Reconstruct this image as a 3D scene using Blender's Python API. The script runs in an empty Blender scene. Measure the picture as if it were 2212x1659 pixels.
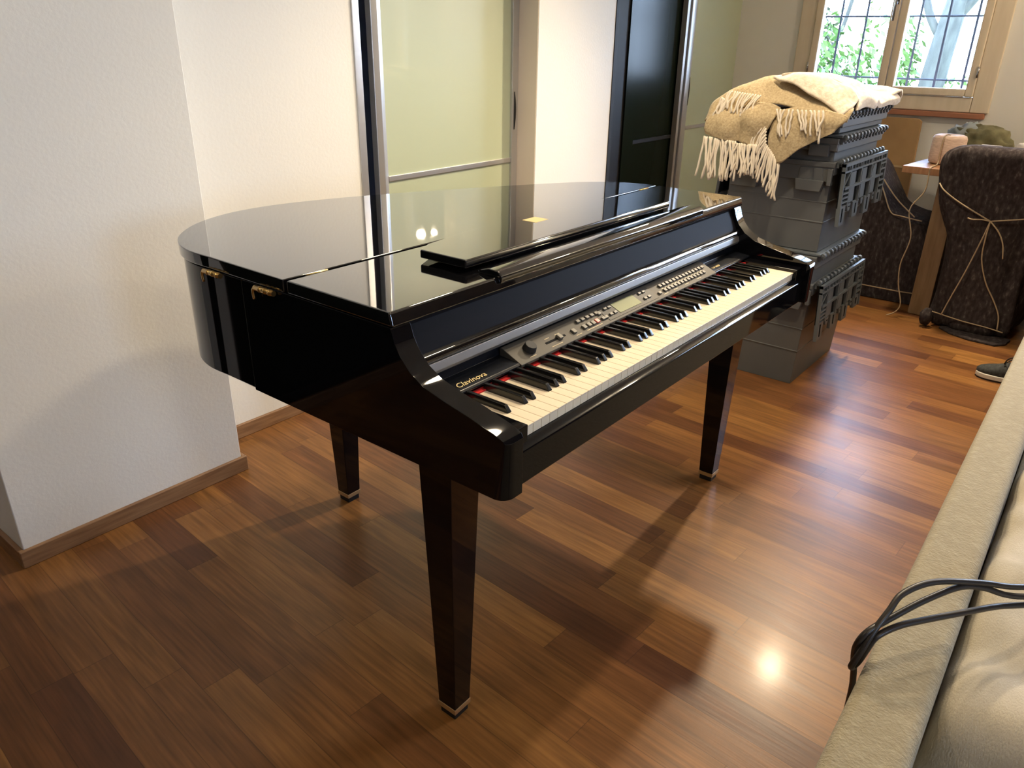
import bpy, bmesh, math, random
from mathutils import Vector, Matrix
random.seed(7)
C = bpy.context.scene.collection
PI = math.pi
def R(a): return math.radians(a)

# ------------------------------------------------------------------ camera
cam_d = bpy.data.cameras.new('camera'); cam_o = bpy.data.objects.new('camera', cam_d); C.objects.link(cam_o)
yaw, pit, rol = R(51.6921), R(24.235), R(0.9776)
fw = Vector((math.sin(yaw)*math.cos(pit), math.cos(yaw)*math.cos(pit), -math.sin(pit)))
rt = Vector((math.cos(yaw), -math.sin(yaw), 0)); up = rt.cross(fw)
r2 = rt*math.cos(rol)+up*math.sin(rol); u2 = -rt*math.sin(rol)+up*math.cos(rol)
cam_o.matrix_world = Matrix(((r2.x, u2.x, -fw.x, -0.88), (r2.y, u2.y, -fw.y, -0.6673), (r2.z, u2.z, -fw.z, 1.322), (0, 0, 0, 1)))
cam_d.sensor_width = 36; cam_d.lens = 1638.884/2212*36; cam_d.clip_start = 0.02
bpy.context.scene.camera = cam_o

# ------------------------------------------------------------------ sky, sun, exposure
SC = bpy.context.scene
SC.view_settings.view_transform = 'Standard'; SC.view_settings.look = 'None'
SC.view_settings.exposure = 0.0; SC.view_settings.gamma = 1.0
SC.view_settings.use_curve_mapping = False
SC.cycles.sample_clamp_indirect = 50.0
W = bpy.data.worlds.new('sky'); SC.world = W; W.use_nodes = True
wn = W.node_tree.nodes; wl = W.node_tree.links
bg = wn['Background']; bg.inputs['Strength'].default_value = 42.0
tc = wn.new('ShaderNodeTexCoord'); sp = wn.new('ShaderNodeSeparateXYZ'); rp = wn.new('ShaderNodeValToRGB')
wl.new(tc.outputs['Generated'], sp.inputs[0]); wl.new(sp.outputs['Z'], rp.inputs[0])
rp.color_ramp.elements[0].position = 0.0; rp.color_ramp.elements[0].color = (0.52, 0.63, 0.84, 1)
rp.color_ramp.elements[1].position = 0.6; rp.color_ramp.elements[1].color = (0.42, 0.60, 1.0, 1)
wl.new(rp.outputs[0], bg.inputs['Color'])
sun_d = bpy.data.lights.new('sun', 'SUN'); sun_d.energy = 4; sun_d.angle = R(0.6); sun_d.color = (1, 0.95, 0.85)
sun_o = bpy.data.objects.new('sun', sun_d); C.objects.link(sun_o)
sun_o.rotation_euler = Vector((0.55, 0.35, -0.75)).to_track_quat('-Z', 'Y').to_euler()
def portal(name, loc, face, sx, sy):
    d = bpy.data.lights.new(name, 'AREA'); d.shape = 'RECTANGLE'; d.size = sx; d.size_y = sy; d.cycles.is_portal = True
    o = bpy.data.objects.new(name, d); C.objects.link(o); o.location = loc
    o.rotation_euler = Vector(face).to_track_quat('-Z', 'Y').to_euler()
    return o
portal('daylight_portal', (4.74, 0.695, 1.58), (-1, 0, 0), 1.3, 1.4)
portal('daylight_portal', (4.74, -1.59, 1.75), (-1, 0, 0), 1.45, 1.65)
portal('daylight_portal', (-0.70, -3.74, 1.5), (0, 1, 0), 1.05, 1.15)

# ------------------------------------------------------------------ materials
def mat(name, col, rough=0.5, spec=0.5, metal=0.0, coat=0.0, coat_rough=0.03, ior=1.5, sheen=0.0):
    m = bpy.data.materials.new(name); m.use_nodes = True
    b = m.node_tree.nodes['Principled BSDF']
    b.inputs['Base Color'].default_value = (*col, 1); b.inputs['Roughness'].default_value = rough
    b.inputs['Specular IOR Level'].default_value = spec; b.inputs['Metallic'].default_value = metal
    b.inputs['Coat Weight'].default_value = coat; b.inputs['Coat Roughness'].default_value = coat_rough
    b.inputs['IOR'].default_value = ior; b.inputs['Sheen Weight'].default_value = sheen
    return m
def noisy(m, scale, cols, stretch=(1, 1, 1), bump=0.0, detail=4, pos=(0.35, 0.65), bscale=None, rot=(0, 0, 0)):
    n = m.node_tree.nodes; l = m.node_tree.links; b = n['Principled BSDF']
    t = n.new('ShaderNodeTexCoord'); mp = n.new('ShaderNodeMapping'); mp.inputs['Scale'].default_value = stretch
    mp.inputs['Rotation'].default_value = rot
    l.new(t.outputs['Object'], mp.inputs['Vector'])
    nz = n.new('ShaderNodeTexNoise'); nz.inputs['Scale'].default_value = scale; nz.inputs['Detail'].default_value = detail
    l.new(mp.outputs[0], nz.inputs['Vector'])
    if cols:
        r = n.new('ShaderNodeValToRGB'); l.new(nz.outputs['Fac'], r.inputs[0])
        r.color_ramp.elements[0].position = pos[0]; r.color_ramp.elements[1].position = pos[1]
        r.color_ramp.elements[0].color = (*cols[0], 1); r.color_ramp.elements[1].color = (*cols[-1], 1)
        for i, c in enumerate(cols[1:-1]):
            e = r.color_ramp.elements.new(pos[0]+(pos[1]-pos[0])*(i+1)/(len(cols)-1)); e.color = (*c, 1)
        l.new(r.outputs[0], b.inputs['Base Color'])
    if bump:
        bp = n.new('ShaderNodeBump'); bp.inputs['Strength'].default_value = bump; bp.inputs['Distance'].default_value = 0.004
        if bscale:
            n2 = n.new('ShaderNodeTexNoise'); n2.inputs['Scale'].default_value = bscale; n2.inputs['Detail'].default_value = 3
            l.new(mp.outputs[0], n2.inputs['Vector']); l.new(n2.outputs['Fac'], bp.inputs['Height'])
        else: l.new(nz.outputs['Fac'], bp.inputs['Height'])
        l.new(bp.outputs[0], b.inputs['Normal'])
    return m
M = {}
M['wall'] = noisy(mat('wall_plaster', (0.78, 0.775, 0.735), 0.85, 0.3), 60, None, bump=0.12, bscale=90)
M['reveal'] = mat('shaded_jamb', (0.74, 0.66, 0.56), 0.7, 0.3)  # beige tone puts the shade of the door reveal into the colour
M['dim_wall'] = noisy(mat('dim_unseen_wall', (0.05, 0.035, 0.025), 0.6, 0.3), 4, [(0.035, 0.025, 0.018), (0.075, 0.05, 0.035)], (6, 6, 1))  # dark finish added on unseen walls to keep the piano's reflections dim
M['ceil'] = mat('ceiling_paint', (0.82, 0.80, 0.77), 0.9, 0.2)
M['dark_wall'] = mat('hall_wall', (0.22, 0.22, 0.25), 0.9, 0.2)
M['baseb'] = noisy(mat('baseboard_wood', (0.22, 0.12, 0.06), 0.45), 8, [(0.20, 0.105, 0.05), (0.30, 0.17, 0.085)], (1, 1, 12))
M['black'] = mat('piano_black_lacquer', (0.004, 0.004, 0.005), 0.04, 0.7, coat=1.0, coat_rough=0.0)
M['black_case'] = mat('piano_black_case', (0.003, 0.003, 0.004), 0.035, 0.38)
M['black_satin'] = mat('piano_black_satin', (0.006, 0.006, 0.009), 0.5, 0.06)
M['key_shelf'] = mat('piano_key_shelf', (0.006, 0.007, 0.010), 0.22, 0.5)
M['silver'] = mat('brushed_silver', (0.42, 0.41, 0.40), 0.38, 0.5, metal=0.85)
M['ivory'] = mat('ivory_key', (0.84, 0.73, 0.55), 0.22, 0.5)
M['ebony'] = mat('ebony_key', (0.006, 0.006, 0.006), 0.16, 0.6)
M['felt_red'] = mat('red_felt', (0.55, 0.03, 0.03), 0.95, 0.1)
M['brass'] = mat('brass', (0.62, 0.42, 0.16), 0.28, metal=1.0)
M['band'] = mat('brass_band', (0.55, 0.40, 0.22), 0.45, metal=0.6)
M['rubber'] = mat('black_rubber', (0.008, 0.008, 0.008), 0.7)
M['panel'] = mat('control_panel_bronze', (0.060, 0.052, 0.040), 0.55, 0.25)
M['panel_dark'] = mat('control_panel_dark', (0.02, 0.018, 0.014), 0.5, 0.2)
M['button'] = mat('grey_button', (0.13, 0.12, 0.095), 0.45, 0.3)
M['button_red'] = mat('red_button', (0.6, 0.10, 0.07), 0.4)
M['lcd'] = mat('lcd_green', (0.20, 0.22, 0.11), 0.5, 0.15)
M['print'] = mat('tan_print', (0.40, 0.31, 0.16), 0.5)
M['gold'] = mat('gold_print', (0.80, 0.62, 0.30), 0.4, metal=0.3)
M['glass_door'] = mat('satin_green_glass', (0.46, 0.52, 0.36), 0.45, 0.8, coat=1.0, coat_rough=0.0)
M['glass_black'] = mat('black_green_glass', (0.008, 0.013, 0.008), 0.22, 0.06)
M['alu'] = mat('aluminium', (0.60, 0.60, 0.60), 0.35, metal=0.75)
M['black_frame'] = mat('black_profile', (0.01, 0.01, 0.012), 0.3)
M['crate'] = noisy(mat('grey_plastic', (0.085, 0.09, 0.095), 0.45, 0.5), 3, [(0.088, 0.094, 0.098), (0.12, 0.126, 0.13)])
M['crate_lid'] = mat('grey_plastic_lid', (0.10, 0.115, 0.125), 0.42, 0.5)
M['recess_shade'] = mat('recess_shade_tone', (0.004, 0.005, 0.006), 0.8, 0.1)  # near-black colour stands in for the shade inside recesses
M['cardboard'] = noisy(mat('cardboard', (0.36, 0.22, 0.10), 0.85), 5, [(0.33, 0.20, 0.09), (0.42, 0.26, 0.12)])
M['tape'] = mat('packing_tape', (0.50, 0.36, 0.20), 0.3)
M['tabletop'] = noisy(mat('table_wood', (0.30, 0.15, 0.07), 0.32), 5, [(0.24, 0.115, 0.05), (0.36, 0.19, 0.09)], (1, 9, 1))
M['tableleg'] = noisy(mat('table_leg_wood', (0.22, 0.14, 0.07), 0.5), 5, [(0.20, 0.125, 0.06), (0.28, 0.185, 0.10)], (7, 7, 1))
M['twine'] = mat('jute_twine', (0.40, 0.31, 0.20), 0.9)
M['ball'] = noisy(mat('twine_ball_paper', (0.62, 0.46, 0.36), 0.7), 40, [(0.55, 0.40, 0.31), (0.70, 0.54, 0.44)], (1, 1, 6), bump=0.3)
M['felt'] = noisy(mat('felt_blanket', (0.05, 0.04, 0.04), 0.95, 0.15, sheen=0.0), 55, [(0.030, 0.023, 0.024), (0.052, 0.043, 0.043), (0.15, 0.13, 0.125)], (1.2, 1.2, 0.55), bump=0.9, detail=6, pos=(0.40, 0.80))
M['wool_gold'] = noisy(mat('wool_gold', (0.42, 0.28, 0.11), 0.95, 0.15, sheen=0.2), 130, [(0.37, 0.285, 0.165), (0.49, 0.39, 0.24)], bump=0.5)
M['wool_cream'] = noisy(mat('wool_cream', (0.62, 0.53, 0.42), 0.95, 0.15, sheen=0.5), 60, [(0.52, 0.44, 0.34), (0.68, 0.60, 0.50)], bump=0.5)
M['fringe'] = mat('wool_fringe', (0.74, 0.66, 0.54), 0.95, 0.1, sheen=0.3)
M['olive'] = noisy(mat('olive_cloth', (0.12, 0.11, 0.05), 0.9), 14, [(0.08, 0.075, 0.035), (0.17, 0.155, 0.08)], bump=0.4)
M['greycloth'] = mat('blue_grey_cloth', (0.26, 0.29, 0.30), 0.9)
M['white'] = mat('white_card', (0.75, 0.72, 0.68), 0.7)
M['sofa'] = noisy(mat('sofa_fabric', (0.30, 0.25, 0.16), 0.95, 0.15, sheen=0.2), 90, [(0.265, 0.228, 0.150), (0.290, 0.252, 0.168), (0.335, 0.298, 0.205)], (1, 0.7, 1), bump=0.5, detail=5, pos=(0.3, 0.75), bscale=260)
M['cushion'] = noisy(mat('cushion_fabric', (0.46, 0.41, 0.31), 0.95, 0.15, sheen=0.2), 6, [(0.34, 0.30, 0.215), (0.46, 0.42, 0.34)], (1, 2.2, 1), bump=0.35, detail=6, pos=(0.32, 0.7), bscale=220)
M['cable'] = mat('black_cable', (0.02, 0.016, 0.014), 0.4)
M['shoe'] = noisy(mat('shoe_mesh', (0.02, 0.022, 0.022), 0.8), 90, [(0.012, 0.014, 0.014), (0.035, 0.038, 0.038)], bump=0.3)
M['shoe_sole'] = mat('shoe_sole', (0.50, 0.47, 0.42), 0.6)
M['winwood'] = noisy(mat('window_wood_cream', (0.70, 0.61, 0.47), 0.42), 3, [(0.68, 0.59, 0.45), (0.74, 0.65, 0.51)], (8, 8, 1))
M['sillwood'] = mat('sill_terracotta', (0.36, 0.15, 0.08), 0.5)
M['plaster_out'] = mat('pink_plaster', (0.62, 0.40, 0.40), 0.9)
M['iron'] = mat('iron', (0.02, 0.025, 0.04), 0.6)
M['chrome'] = mat('chrome', (0.55, 0.55, 0.58), 0.12, metal=1.0)
M['leaf'] = noisy(mat('leaves', (0.04, 0.09, 0.02), 0.6, 0.2), 3, [(0.04, 0.085, 0.014), (0.10, 0.17, 0.035)])
M['leaf_dry'] = noisy(mat('dry_leaves', (0.20, 0.15, 0.08), 0.7), 3, [(0.035, 0.027, 0.016), (0.05, 0.06, 0.02)])
M['bark'] = noisy(mat('bark', (0.22, 0.20, 0.14), 0.9), 8, [(0.035, 0.035, 0.026), (0.06, 0.06, 0.045)], (3, 3, 1), bump=0.6)
M['ground'] = noisy(mat('garden_ground', (0.24, 0.26, 0.16), 0.95), 2, [(0.10, 0.14, 0.07), (0.24, 0.24, 0.18)])
M['redwood'] = noisy(mat('mahogany', (0.20, 0.05, 0.03), 0.3), 6, [(0.18, 0.04, 0.02), (0.26, 0.07, 0.04)], (1, 8, 1))
M['black_cloth'] = mat('black_upholstery', (0.008, 0.008, 0.010), 0.9)
M['navy'] = mat('navy_cloth', (0.02, 0.025, 0.07), 0.9)
M['orange'] = mat('orange_box', (0.35, 0.10, 0.04), 0.7)
M['lamp_body'] = mat('lamp_metal', (0.6, 0.6, 0.6), 0.4, metal=0.5)
def emis(name, col, s):
    m = bpy.data.materials.new(name); m.use_nodes = True; n = m.node_tree.nodes; b = n['Principled BSDF']
    b.inputs['Base Color'].default_value = (*col, 1); b.inputs['Emission Color'].default_value = (*col, 1); b.inputs['Emission Strength'].default_value = s
    return m
M['globe'] = emis('lit_globe', (1.0, 0.80, 0.56), 150)
M['bulb'] = emis('lit_bulb', (1.0, 0.86, 0.62), 60)
def pane_glass():
    m = bpy.data.materials.new('window_glass'); m.use_nodes = True; n = m.node_tree.nodes; l = m.node_tree.links; n.clear()
    o = n.new('ShaderNodeOutputMaterial'); mx = n.new('ShaderNodeMixShader'); t = n.new('ShaderNodeBsdfTransparent'); g = n.new('ShaderNodeBsdfGlossy')
    g.inputs['Roughness'].default_value = 0.0; t.inputs['Color'].default_value = (0.93, 0.96, 0.96, 1)
    f = n.new('ShaderNodeFresnel'); f.inputs['IOR'].default_value = 1.45
    l.new(f.outputs[0], mx.inputs[0]); l.new(t.outputs[0], mx.inputs[1]); l.new(g.outputs[0], mx.inputs[2]); l.new(mx.outputs[0], o.inputs[0])
    return m
M['pane'] = pane_glass()

def floor_mat():
    m = bpy.data.materials.new('teak_parquet'); m.use_nodes = True; n = m.node_tree.nodes; l = m.node_tree.links; b = n['Principled BSDF']
    def math_(op, a, c=None, d=None):
        x = n.new('ShaderNodeMath'); x.operation = op
        for i, v in enumerate((a, c, d)):
            if v is None: continue
            if isinstance(v, (int, float)): x.inputs[i].default_value = v
            else: l.new(v, x.inputs[i])
        return x.outputs[0]
    t = n.new('ShaderNodeTexCoord'); mp = n.new('ShaderNodeMapping'); mp.inputs['Rotation'].default_value = (0, 0, R(3.4))
    l.new(t.outputs['Object'], mp.inputs['Vector'])
    s = n.new('ShaderNodeSeparateXYZ'); l.new(mp.outputs[0], s.inputs[0])
    u = math_('DIVIDE', s.outputs['X'], 0.088); row = math_('FLOOR', u); fu = math_('FRACT', u)
    wr = n.new('ShaderNodeTexWhiteNoise'); wr.noise_dimensions = '1D'; l.new(row, wr.inputs['W'])
    v = math_('ADD', math_('DIVIDE', s.outputs['Y'], 0.72), math_('MULTIPLY', wr.outputs['Value'], 7.3))
    col = math_('FLOOR', v); fv = math_('FRACT', v)
    cv = n.new('ShaderNodeCombineXYZ'); l.new(row, cv.inputs[0]); l.new(col, cv.inputs[1])
    wb = n.new('ShaderNodeTexWhiteNoise'); wb.noise_dimensions = '3D'; l.new(cv.outputs[0], wb.inputs['Vector'])
    ramp = n.new('ShaderNodeValToRGB'); l.new(wb.outputs['Value'], ramp.inputs[0]); e = ramp.color_ramp.elements
    e[0].position = 0.0; e[0].color = (0.115, 0.045, 0.018, 1); e[1].position = 1.0; e[1].color = (0.31, 0.145, 0.042, 1)
    for p_, c_ in ((0.12, (0.155, 0.062, 0.022)), (0.5, (0.205, 0.088, 0.028)), (0.85, (0.255, 0.115, 0.034))):
        q = e.new(p_); q.color = (*c_, 1)
    # grain, shifted from board to board
    sc = n.new('ShaderNodeVectorMath'); sc.operation = 'SCALE'; l.new(wb.outputs['Color'], sc.inputs[0]); sc.inputs['Scale'].default_value = 9.0
    ad = n.new('ShaderNodeVectorMath'); ad.operation = 'ADD'; l.new(mp.outputs[0], ad.inputs[0]); l.new(sc.outputs[0], ad.inputs[1])
    g1m = n.new('ShaderNodeMapping'); g1m.inputs['Scale'].default_value = (1, 0.045, 1); l.new(ad.outputs[0], g1m.inputs['Vector'])
    g1 = n.new('ShaderNodeTexNoise'); g1.inputs['Scale'].default_value = 120; g1.inputs['Detail'].default_value = 5; l.new(g1m.outputs[0], g1.inputs['Vector'])
    g2m = n.new('ShaderNodeMapping'); g2m.inputs['Scale'].default_value = (1, 0.16, 1); l.new(ad.outputs[0], g2m.inputs['Vector'])
    g2 = n.new('ShaderNodeTexNoise'); g2.inputs['Scale'].default_value = 14; g2.inputs['Detail'].default_value = 3; g2.inputs['Distortion'].default_value = 1.2; l.new(g2m.outputs[0], g2.inputs['Vector'])
    r1 = n.new('ShaderNodeMapRange'); l.new(g1.outputs['Fac'], r1.inputs[0]); r1.inputs[1].default_value = 0.3; r1.inputs[2].default_value = 0.7; r1.inputs[3].default_value = 0.72; r1.inputs[4].default_value = 1.18
    r2_ = n.new('ShaderNodeMapRange'); l.new(g2.outputs['Fac'], r2_.inputs[0]); r2_.inputs[1].default_value = 0.3; r2_.inputs[2].default_value = 0.7; r2_.inputs[3].default_value = 0.80; r2_.inputs[4].default_value = 1.16
    gm = math_('MULTIPLY', r1.outputs[0], r2_.outputs[0])
    # joints
    eu = math_('MINIMUM', fu, math_('SUBTRACT', 1.0, fu)); ev = math_('MINIMUM', fv, math_('SUBTRACT', 1.0, fv))
    ju = math_('GREATER_THAN', eu, 0.010); jv = math_('GREATER_THAN', ev, 0.0014)
    j = math_('MULTIPLY', ju, jv); jf = math_('ADD', math_('MULTIPLY', j, 0.35), 0.65)
    fac = math_('MULTIPLY', gm, jf)
    vm = n.new('ShaderNodeVectorMath'); vm.operation = 'SCALE'; l.new(ramp.outputs[0], vm.inputs[0]); l.new(fac, vm.inputs['Scale'])
    l.new(vm.outputs[0], b.inputs['Base Color'])
    rr = n.new('ShaderNodeMapRange'); l.new(g2.outputs['Fac'], rr.inputs[0]); rr.inputs[3].default_value = 0.30; rr.inputs[4].default_value = 0.42
    l.new(rr.outputs[0], b.inputs['Roughness'])
    bp = n.new('ShaderNodeBump'); bp.inputs['Strength'].default_value = 0.25; bp.inputs['Distance'].default_value = 0.001
    l.new(math_('MULTIPLY', j, g1.outputs['Fac']), bp.inputs['Height']); l.new(bp.outputs[0], b.inputs['Normal'])
    b.inputs['Specular IOR Level'].default_value = 0.26
    b.inputs['Coat Weight'].default_value = 0.05; b.inputs['Coat Roughness'].default_value = 0.14
    return m
M['floor'] = floor_mat()

# ------------------------------------------------------------------ helpers
def tag(o, label=None, cat=None, group=None, kind=None):
    if label: o['label'] = label
    if cat: o['category'] = cat
    if group: o['group'] = group
    if kind: o['kind'] = kind
    return o
def thing(name, label, cat, loc=(0, 0, 0), rotz=0, group=None):
    o = bpy.data.objects.new(name, None); C.objects.link(o); o.location = loc; o.rotation_euler = (0, 0, rotz); o.empty_display_size = 0.1
    return tag(o, label, cat, group)
def obj(name, bm, m, parent=None, smooth=False, bevel=0.0, seg=2, solid=0.0, sub=0, auto=True):
    me = bpy.data.meshes.new(name)
    bmesh.ops.recalc_face_normals(bm, faces=bm.faces)
    bm.to_mesh(me); bm.free()
    ms = m if isinstance(m, (list, tuple)) else [m]
    for k in ms: me.materials.append(M[k])
    o = bpy.data.objects.new(name, me); C.objects.link(o)
    if parent: o.parent = parent
    if smooth:
        for p in me.polygons: p.use_smooth = True
    if solid:
        s = o.modifiers.new('solid', 'SOLIDIFY'); s.thickness = solid; s.offset = 0
    if sub:
        s = o.modifiers.new('sub', 'SUBSURF'); s.levels = sub; s.render_levels = sub
    if bevel:
        s = o.modifiers.new('bevel', 'BEVEL'); s.width = bevel; s.segments = seg; s.limit_method = 'ANGLE'; s.angle_limit = R(32)
        s.harden_normals = False
        for p in me.polygons: p.use_smooth = len(p.vertices) <= 4
        w = o.modifiers.new('wn', 'WEIGHTED_NORMAL'); w.keep_sharp = False
    return o
def box(bm, x0, x1, y0, y1, z0, z1, mi=0):
    v = [bm.verts.new(c) for c in ((x0, y0, z0), (x1, y0, z0), (x1, y1, z0), (x0, y1, z0), (x0, y0, z1), (x1, y0, z1), (x1, y1, z1), (x0, y1, z1))]
    for f in ((0, 3, 2, 1), (4, 5, 6, 7), (0, 1, 5, 4), (1, 2, 6, 5), (2, 3, 7, 6), (3, 0, 4, 7)):
        fc = bm.faces.new([v[i] for i in f]); fc.material_index = mi
    return v
def taper(bm, b, t, z0, z1, mi=0):     # b,t = (x0,x1,y0,y1)
    v = [bm.verts.new(c) for c in ((b[0], b[2], z0), (b[1], b[2], z0), (b[1], b[3], z0), (b[0], b[3], z0), (t[0], t[2], z1), (t[1], t[2], z1), (t[1], t[3], z1), (t[0], t[3], z1))]
    for f in ((0, 3, 2, 1), (4, 5, 6, 7), (0, 1, 5, 4), (1, 2, 6, 5), (2, 3, 7, 6), (3, 0, 4, 7)):
        fc = bm.faces.new([v[i] for i in f]); fc.material_index = mi
def prism(bm, pts, a0, a1, axis='z', mi=0):
    def P(p, a): return {'z': (p[0], p[1], a), 'x': (a, p[0], p[1]), 'y': (p[0], a, p[1])}[axis]
    lo = [bm.verts.new(P(p, a0)) for p in pts]; hi = [bm.verts.new(P(p, a1)) for p in pts]
    n = len(pts)
    for i in range(n):
        f = bm.faces.new((lo[i], lo[(i+1) % n], hi[(i+1) % n], hi[i])); f.material_index = mi
    f = bm.faces.new(lo[::-1]); f.material_index = mi
    f = bm.faces.new(hi); f.material_index = mi
def tube(bm, path, r, seg=8, mi=0, caps=True):
    path = [Vector(p) for p in path]; rings = []
    nrm = None
    for i, p in enumerate(path):
        d = (path[min(i+1, len(path)-1)]-path[max(i-1, 0)]).normalized()
        if nrm is None:
            nrm = d.orthogonal().normalized()
        nrm = (nrm-d*nrm.dot(d)).normalized(); bi = d.cross(nrm)
        rr = r[i] if isinstance(r, (list, tuple)) else r
        rings.append([bm.verts.new(p+(nrm*math.cos(2*PI*k/seg)+bi*math.sin(2*PI*k/seg))*rr) for k in range(seg)])
    for a, b in zip(rings, rings[1:]):
        for k in range(seg):
            f = bm.faces.new((a[k], a[(k+1) % seg], b[(k+1) % seg], b[k])); f.material_index = mi; f.smooth = True
    if caps:
        bm.faces.new(rings[0][::-1]).material_index = mi; bm.faces.new(rings[-1]).material_index = mi
def smooth_path(pts, n=6):
    pts = [Vector(p) for p in pts]; out = []
    for i in range(len(pts)-1):
        p0 = pts[max(i-1, 0)]; p1 = pts[i]; p2 = pts[i+1]; p3 = pts[min(i+2, len(pts)-1)]
        for k in range(n):
            t = k/n
            out.append(0.5*((2*p1)+(p2-p0)*t+(2*p0-5*p1+4*p2-p3)*t*t+(3*p1-3*p2+p3-p0)*t**3))
    out.append(pts[-1]); return out
def lathe(bm, prof, c=(0, 0), seg=32, mi=0):
    rings = []
    for r, z in prof:
        rings.append([bm.verts.new((c[0]+r*math.cos(2*PI*k/seg), c[1]+r*math.sin(2*PI*k/seg), z)) for k in range(seg)])
    for a, b in zip(rings, rings[1:]):
        for k in range(seg):
            f = bm.faces.new((a[k], a[(k+1) % seg], b[(k+1) % seg], b[k])); f.material_index = mi; f.smooth = True
    bm.faces.new(rings[0][::-1]).material_index = mi; bm.faces.new(rings[-1]).material_index = mi
def patch(bm, grid, n=6, mi=0, wob=0.0, ws=9.0):
    rows = [smooth_path(r, n) for r in grid]
    m = len(rows[0]); cols = [smooth_path([r[j] for r in rows], n) for j in range(m)]
    from mathutils import noise
    V = []
    for j in range(m):
        cc = []
        for p in cols[j]:
            if wob: p = p+Vector((noise.noise(p*ws), noise.noise(p*ws+Vector((9, 3, 1))), noise.noise(p*ws+Vector((2, 7, 5)))))*wob
            cc.append(bm.verts.new(p))
        V.append(cc)
    for j in range(m-1):
        for i in range(len(V[0])-1):
            f = bm.faces.new((V[j][i], V[j+1][i], V[j+1][i+1], V[j][i+1])); f.smooth = True; f.material_index = mi
def BM(): return bmesh.new()
def walls(bm, axis, a0, a1, u0, u1, z0, z1, holes, mi=0):
    us = sorted({u0, u1, *[h[0] for h in holes], *[h[1] for h in holes]}); zs = sorted({z0, z1, *[h[2] for h in holes], *[h[3] for h in holes]})
    for i in range(len(us)-1):
        for k in range(len(zs)-1):
            cu = (us[i]+us[i+1])/2; cz = (zs[k]+zs[k+1])/2
            if any(h[0] < cu < h[1] and h[2] < cz < h[3] for h in holes): continue
            if axis == 'x': box(bm, a0, a1, us[i], us[i+1], zs[k], zs[k+1], mi)
            else: box(bm, us[i], us[i+1], a0, a1, zs[k], zs[k+1], mi)
def struct(name, bm, m, parent=None, **k):
    o = obj(name, bm, m, parent, **k)
    if not parent: o['kind'] = 'structure'
    return o

# ------------------------------------------------------------------ the room
ZC = 2.62
bm = BM(); box(bm, -3.0, 4.6, -3.6, 1.61, -0.05, 0); box(bm, -3.0, 5.2, 1.61, 3.2, -0.05, 0); struct('floor', bm, 'floor')
bm = BM(); box(bm, -3.2, 5.0, -3.8, 3.2, ZC, ZC+0.2); struct('ceiling', bm, 'ceil')
bm = BM(); walls(bm, 'y', 1.61, 1.78, -3.0, 5.0, 0, ZC, [(-2.5, -0.62, 0, 2.3), (1.075, 2.154, 0, 2.3), (2.81, 5.0, 0, 2.3)])
struct('wall_back', bm, 'wall')
bm = BM(); box(bm, -0.378, 0.290, 1.402, 1.61, 0, ZC); struct('wall_pillar', bm, 'wall', bevel=0.003)
bm = BM(); box(bm, -3.2, -3.0, -3.8, 3.2, 0, ZC); struct('wall_left', bm, 'dim_wall')
WY0, WY1, WZ0, WZ1 = 0.115, 1.285, 0.995, 2.16
bm = BM(); walls(bm, 'x', 4.6, 4.86, -3.8, 1.78, 0, ZC, [(WY0, WY1, WZ0, WZ1), (-2.24, -0.93, WZ0, 2.50)])
struct('wall_right', bm, 'wall')
bm = BM(); walls(bm, 'y', -3.86, -3.6, -3.2, 5.0, 0, ZC, [(-1.18, -0.22, 0.98, 2.02)])
struct('wall_front', bm, 'dim_wall')
bm = BM(); box(bm, -3.2, 5.2, 3.0, 3.2, 0, ZC); box(bm, 5.0, 5.2, 1.78, 3.2, 0, ZC); struct('wall_hall', bm, 'dark_wall')
# jamb linings of the door openings
bm = BM(); box(bm, 2.150, 2.1545, 1.612, 1.775, 0, 2.3); struct('trim_1', bm, 'reveal')
bm = BM(); box(bm, 1.062, 1.094, 1.604, 1.78, 0, 2.3); struct('trim_2', bm, 'alu', bevel=0.002)
bm = BM(); box(bm, 2.805, 2.835, 1.606, 1.70, 0, 2.3); box(bm, 2.815, 2.86, 1.70, 1.785, 0, 2.3); struct('trim_3', bm, 'rubber', bevel=0.002)
# baseboards
def baseboard(name, x0, x1, y0, y1):
    bm = BM(); box(bm, x0, x1, y0, y1, 0, 0.052); return struct(name, bm, 'baseb', bevel=0.003)
baseboard('baseboard_pillar', -0.392, 0.304, 1.389, 1.402)
baseboard('baseboard_pillar_side', -0.392, -0.378, 1.402, 1.61)
baseboard('baseboard_pillar_inner', 0.290, 0.304, 1.402, 1.61)
baseboard('baseboard_back', 0.304, 1.062, 1.597, 1.61)
baseboard('baseboard_back_left', -3.0, -0.392, 1.597, 1.61)
baseboard('baseboard_back_mid', 2.156, 2.805, 1.597, 1.61)
baseboard('baseboard_left', -3.0, -2.987, -3.6, 1.597)
baseboard('baseboard_right', 4.587, 4.6, -3.6, 1.61)
baseboard('baseboard_front', -2.987, 4.587, -3.6, -3.587)

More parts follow.
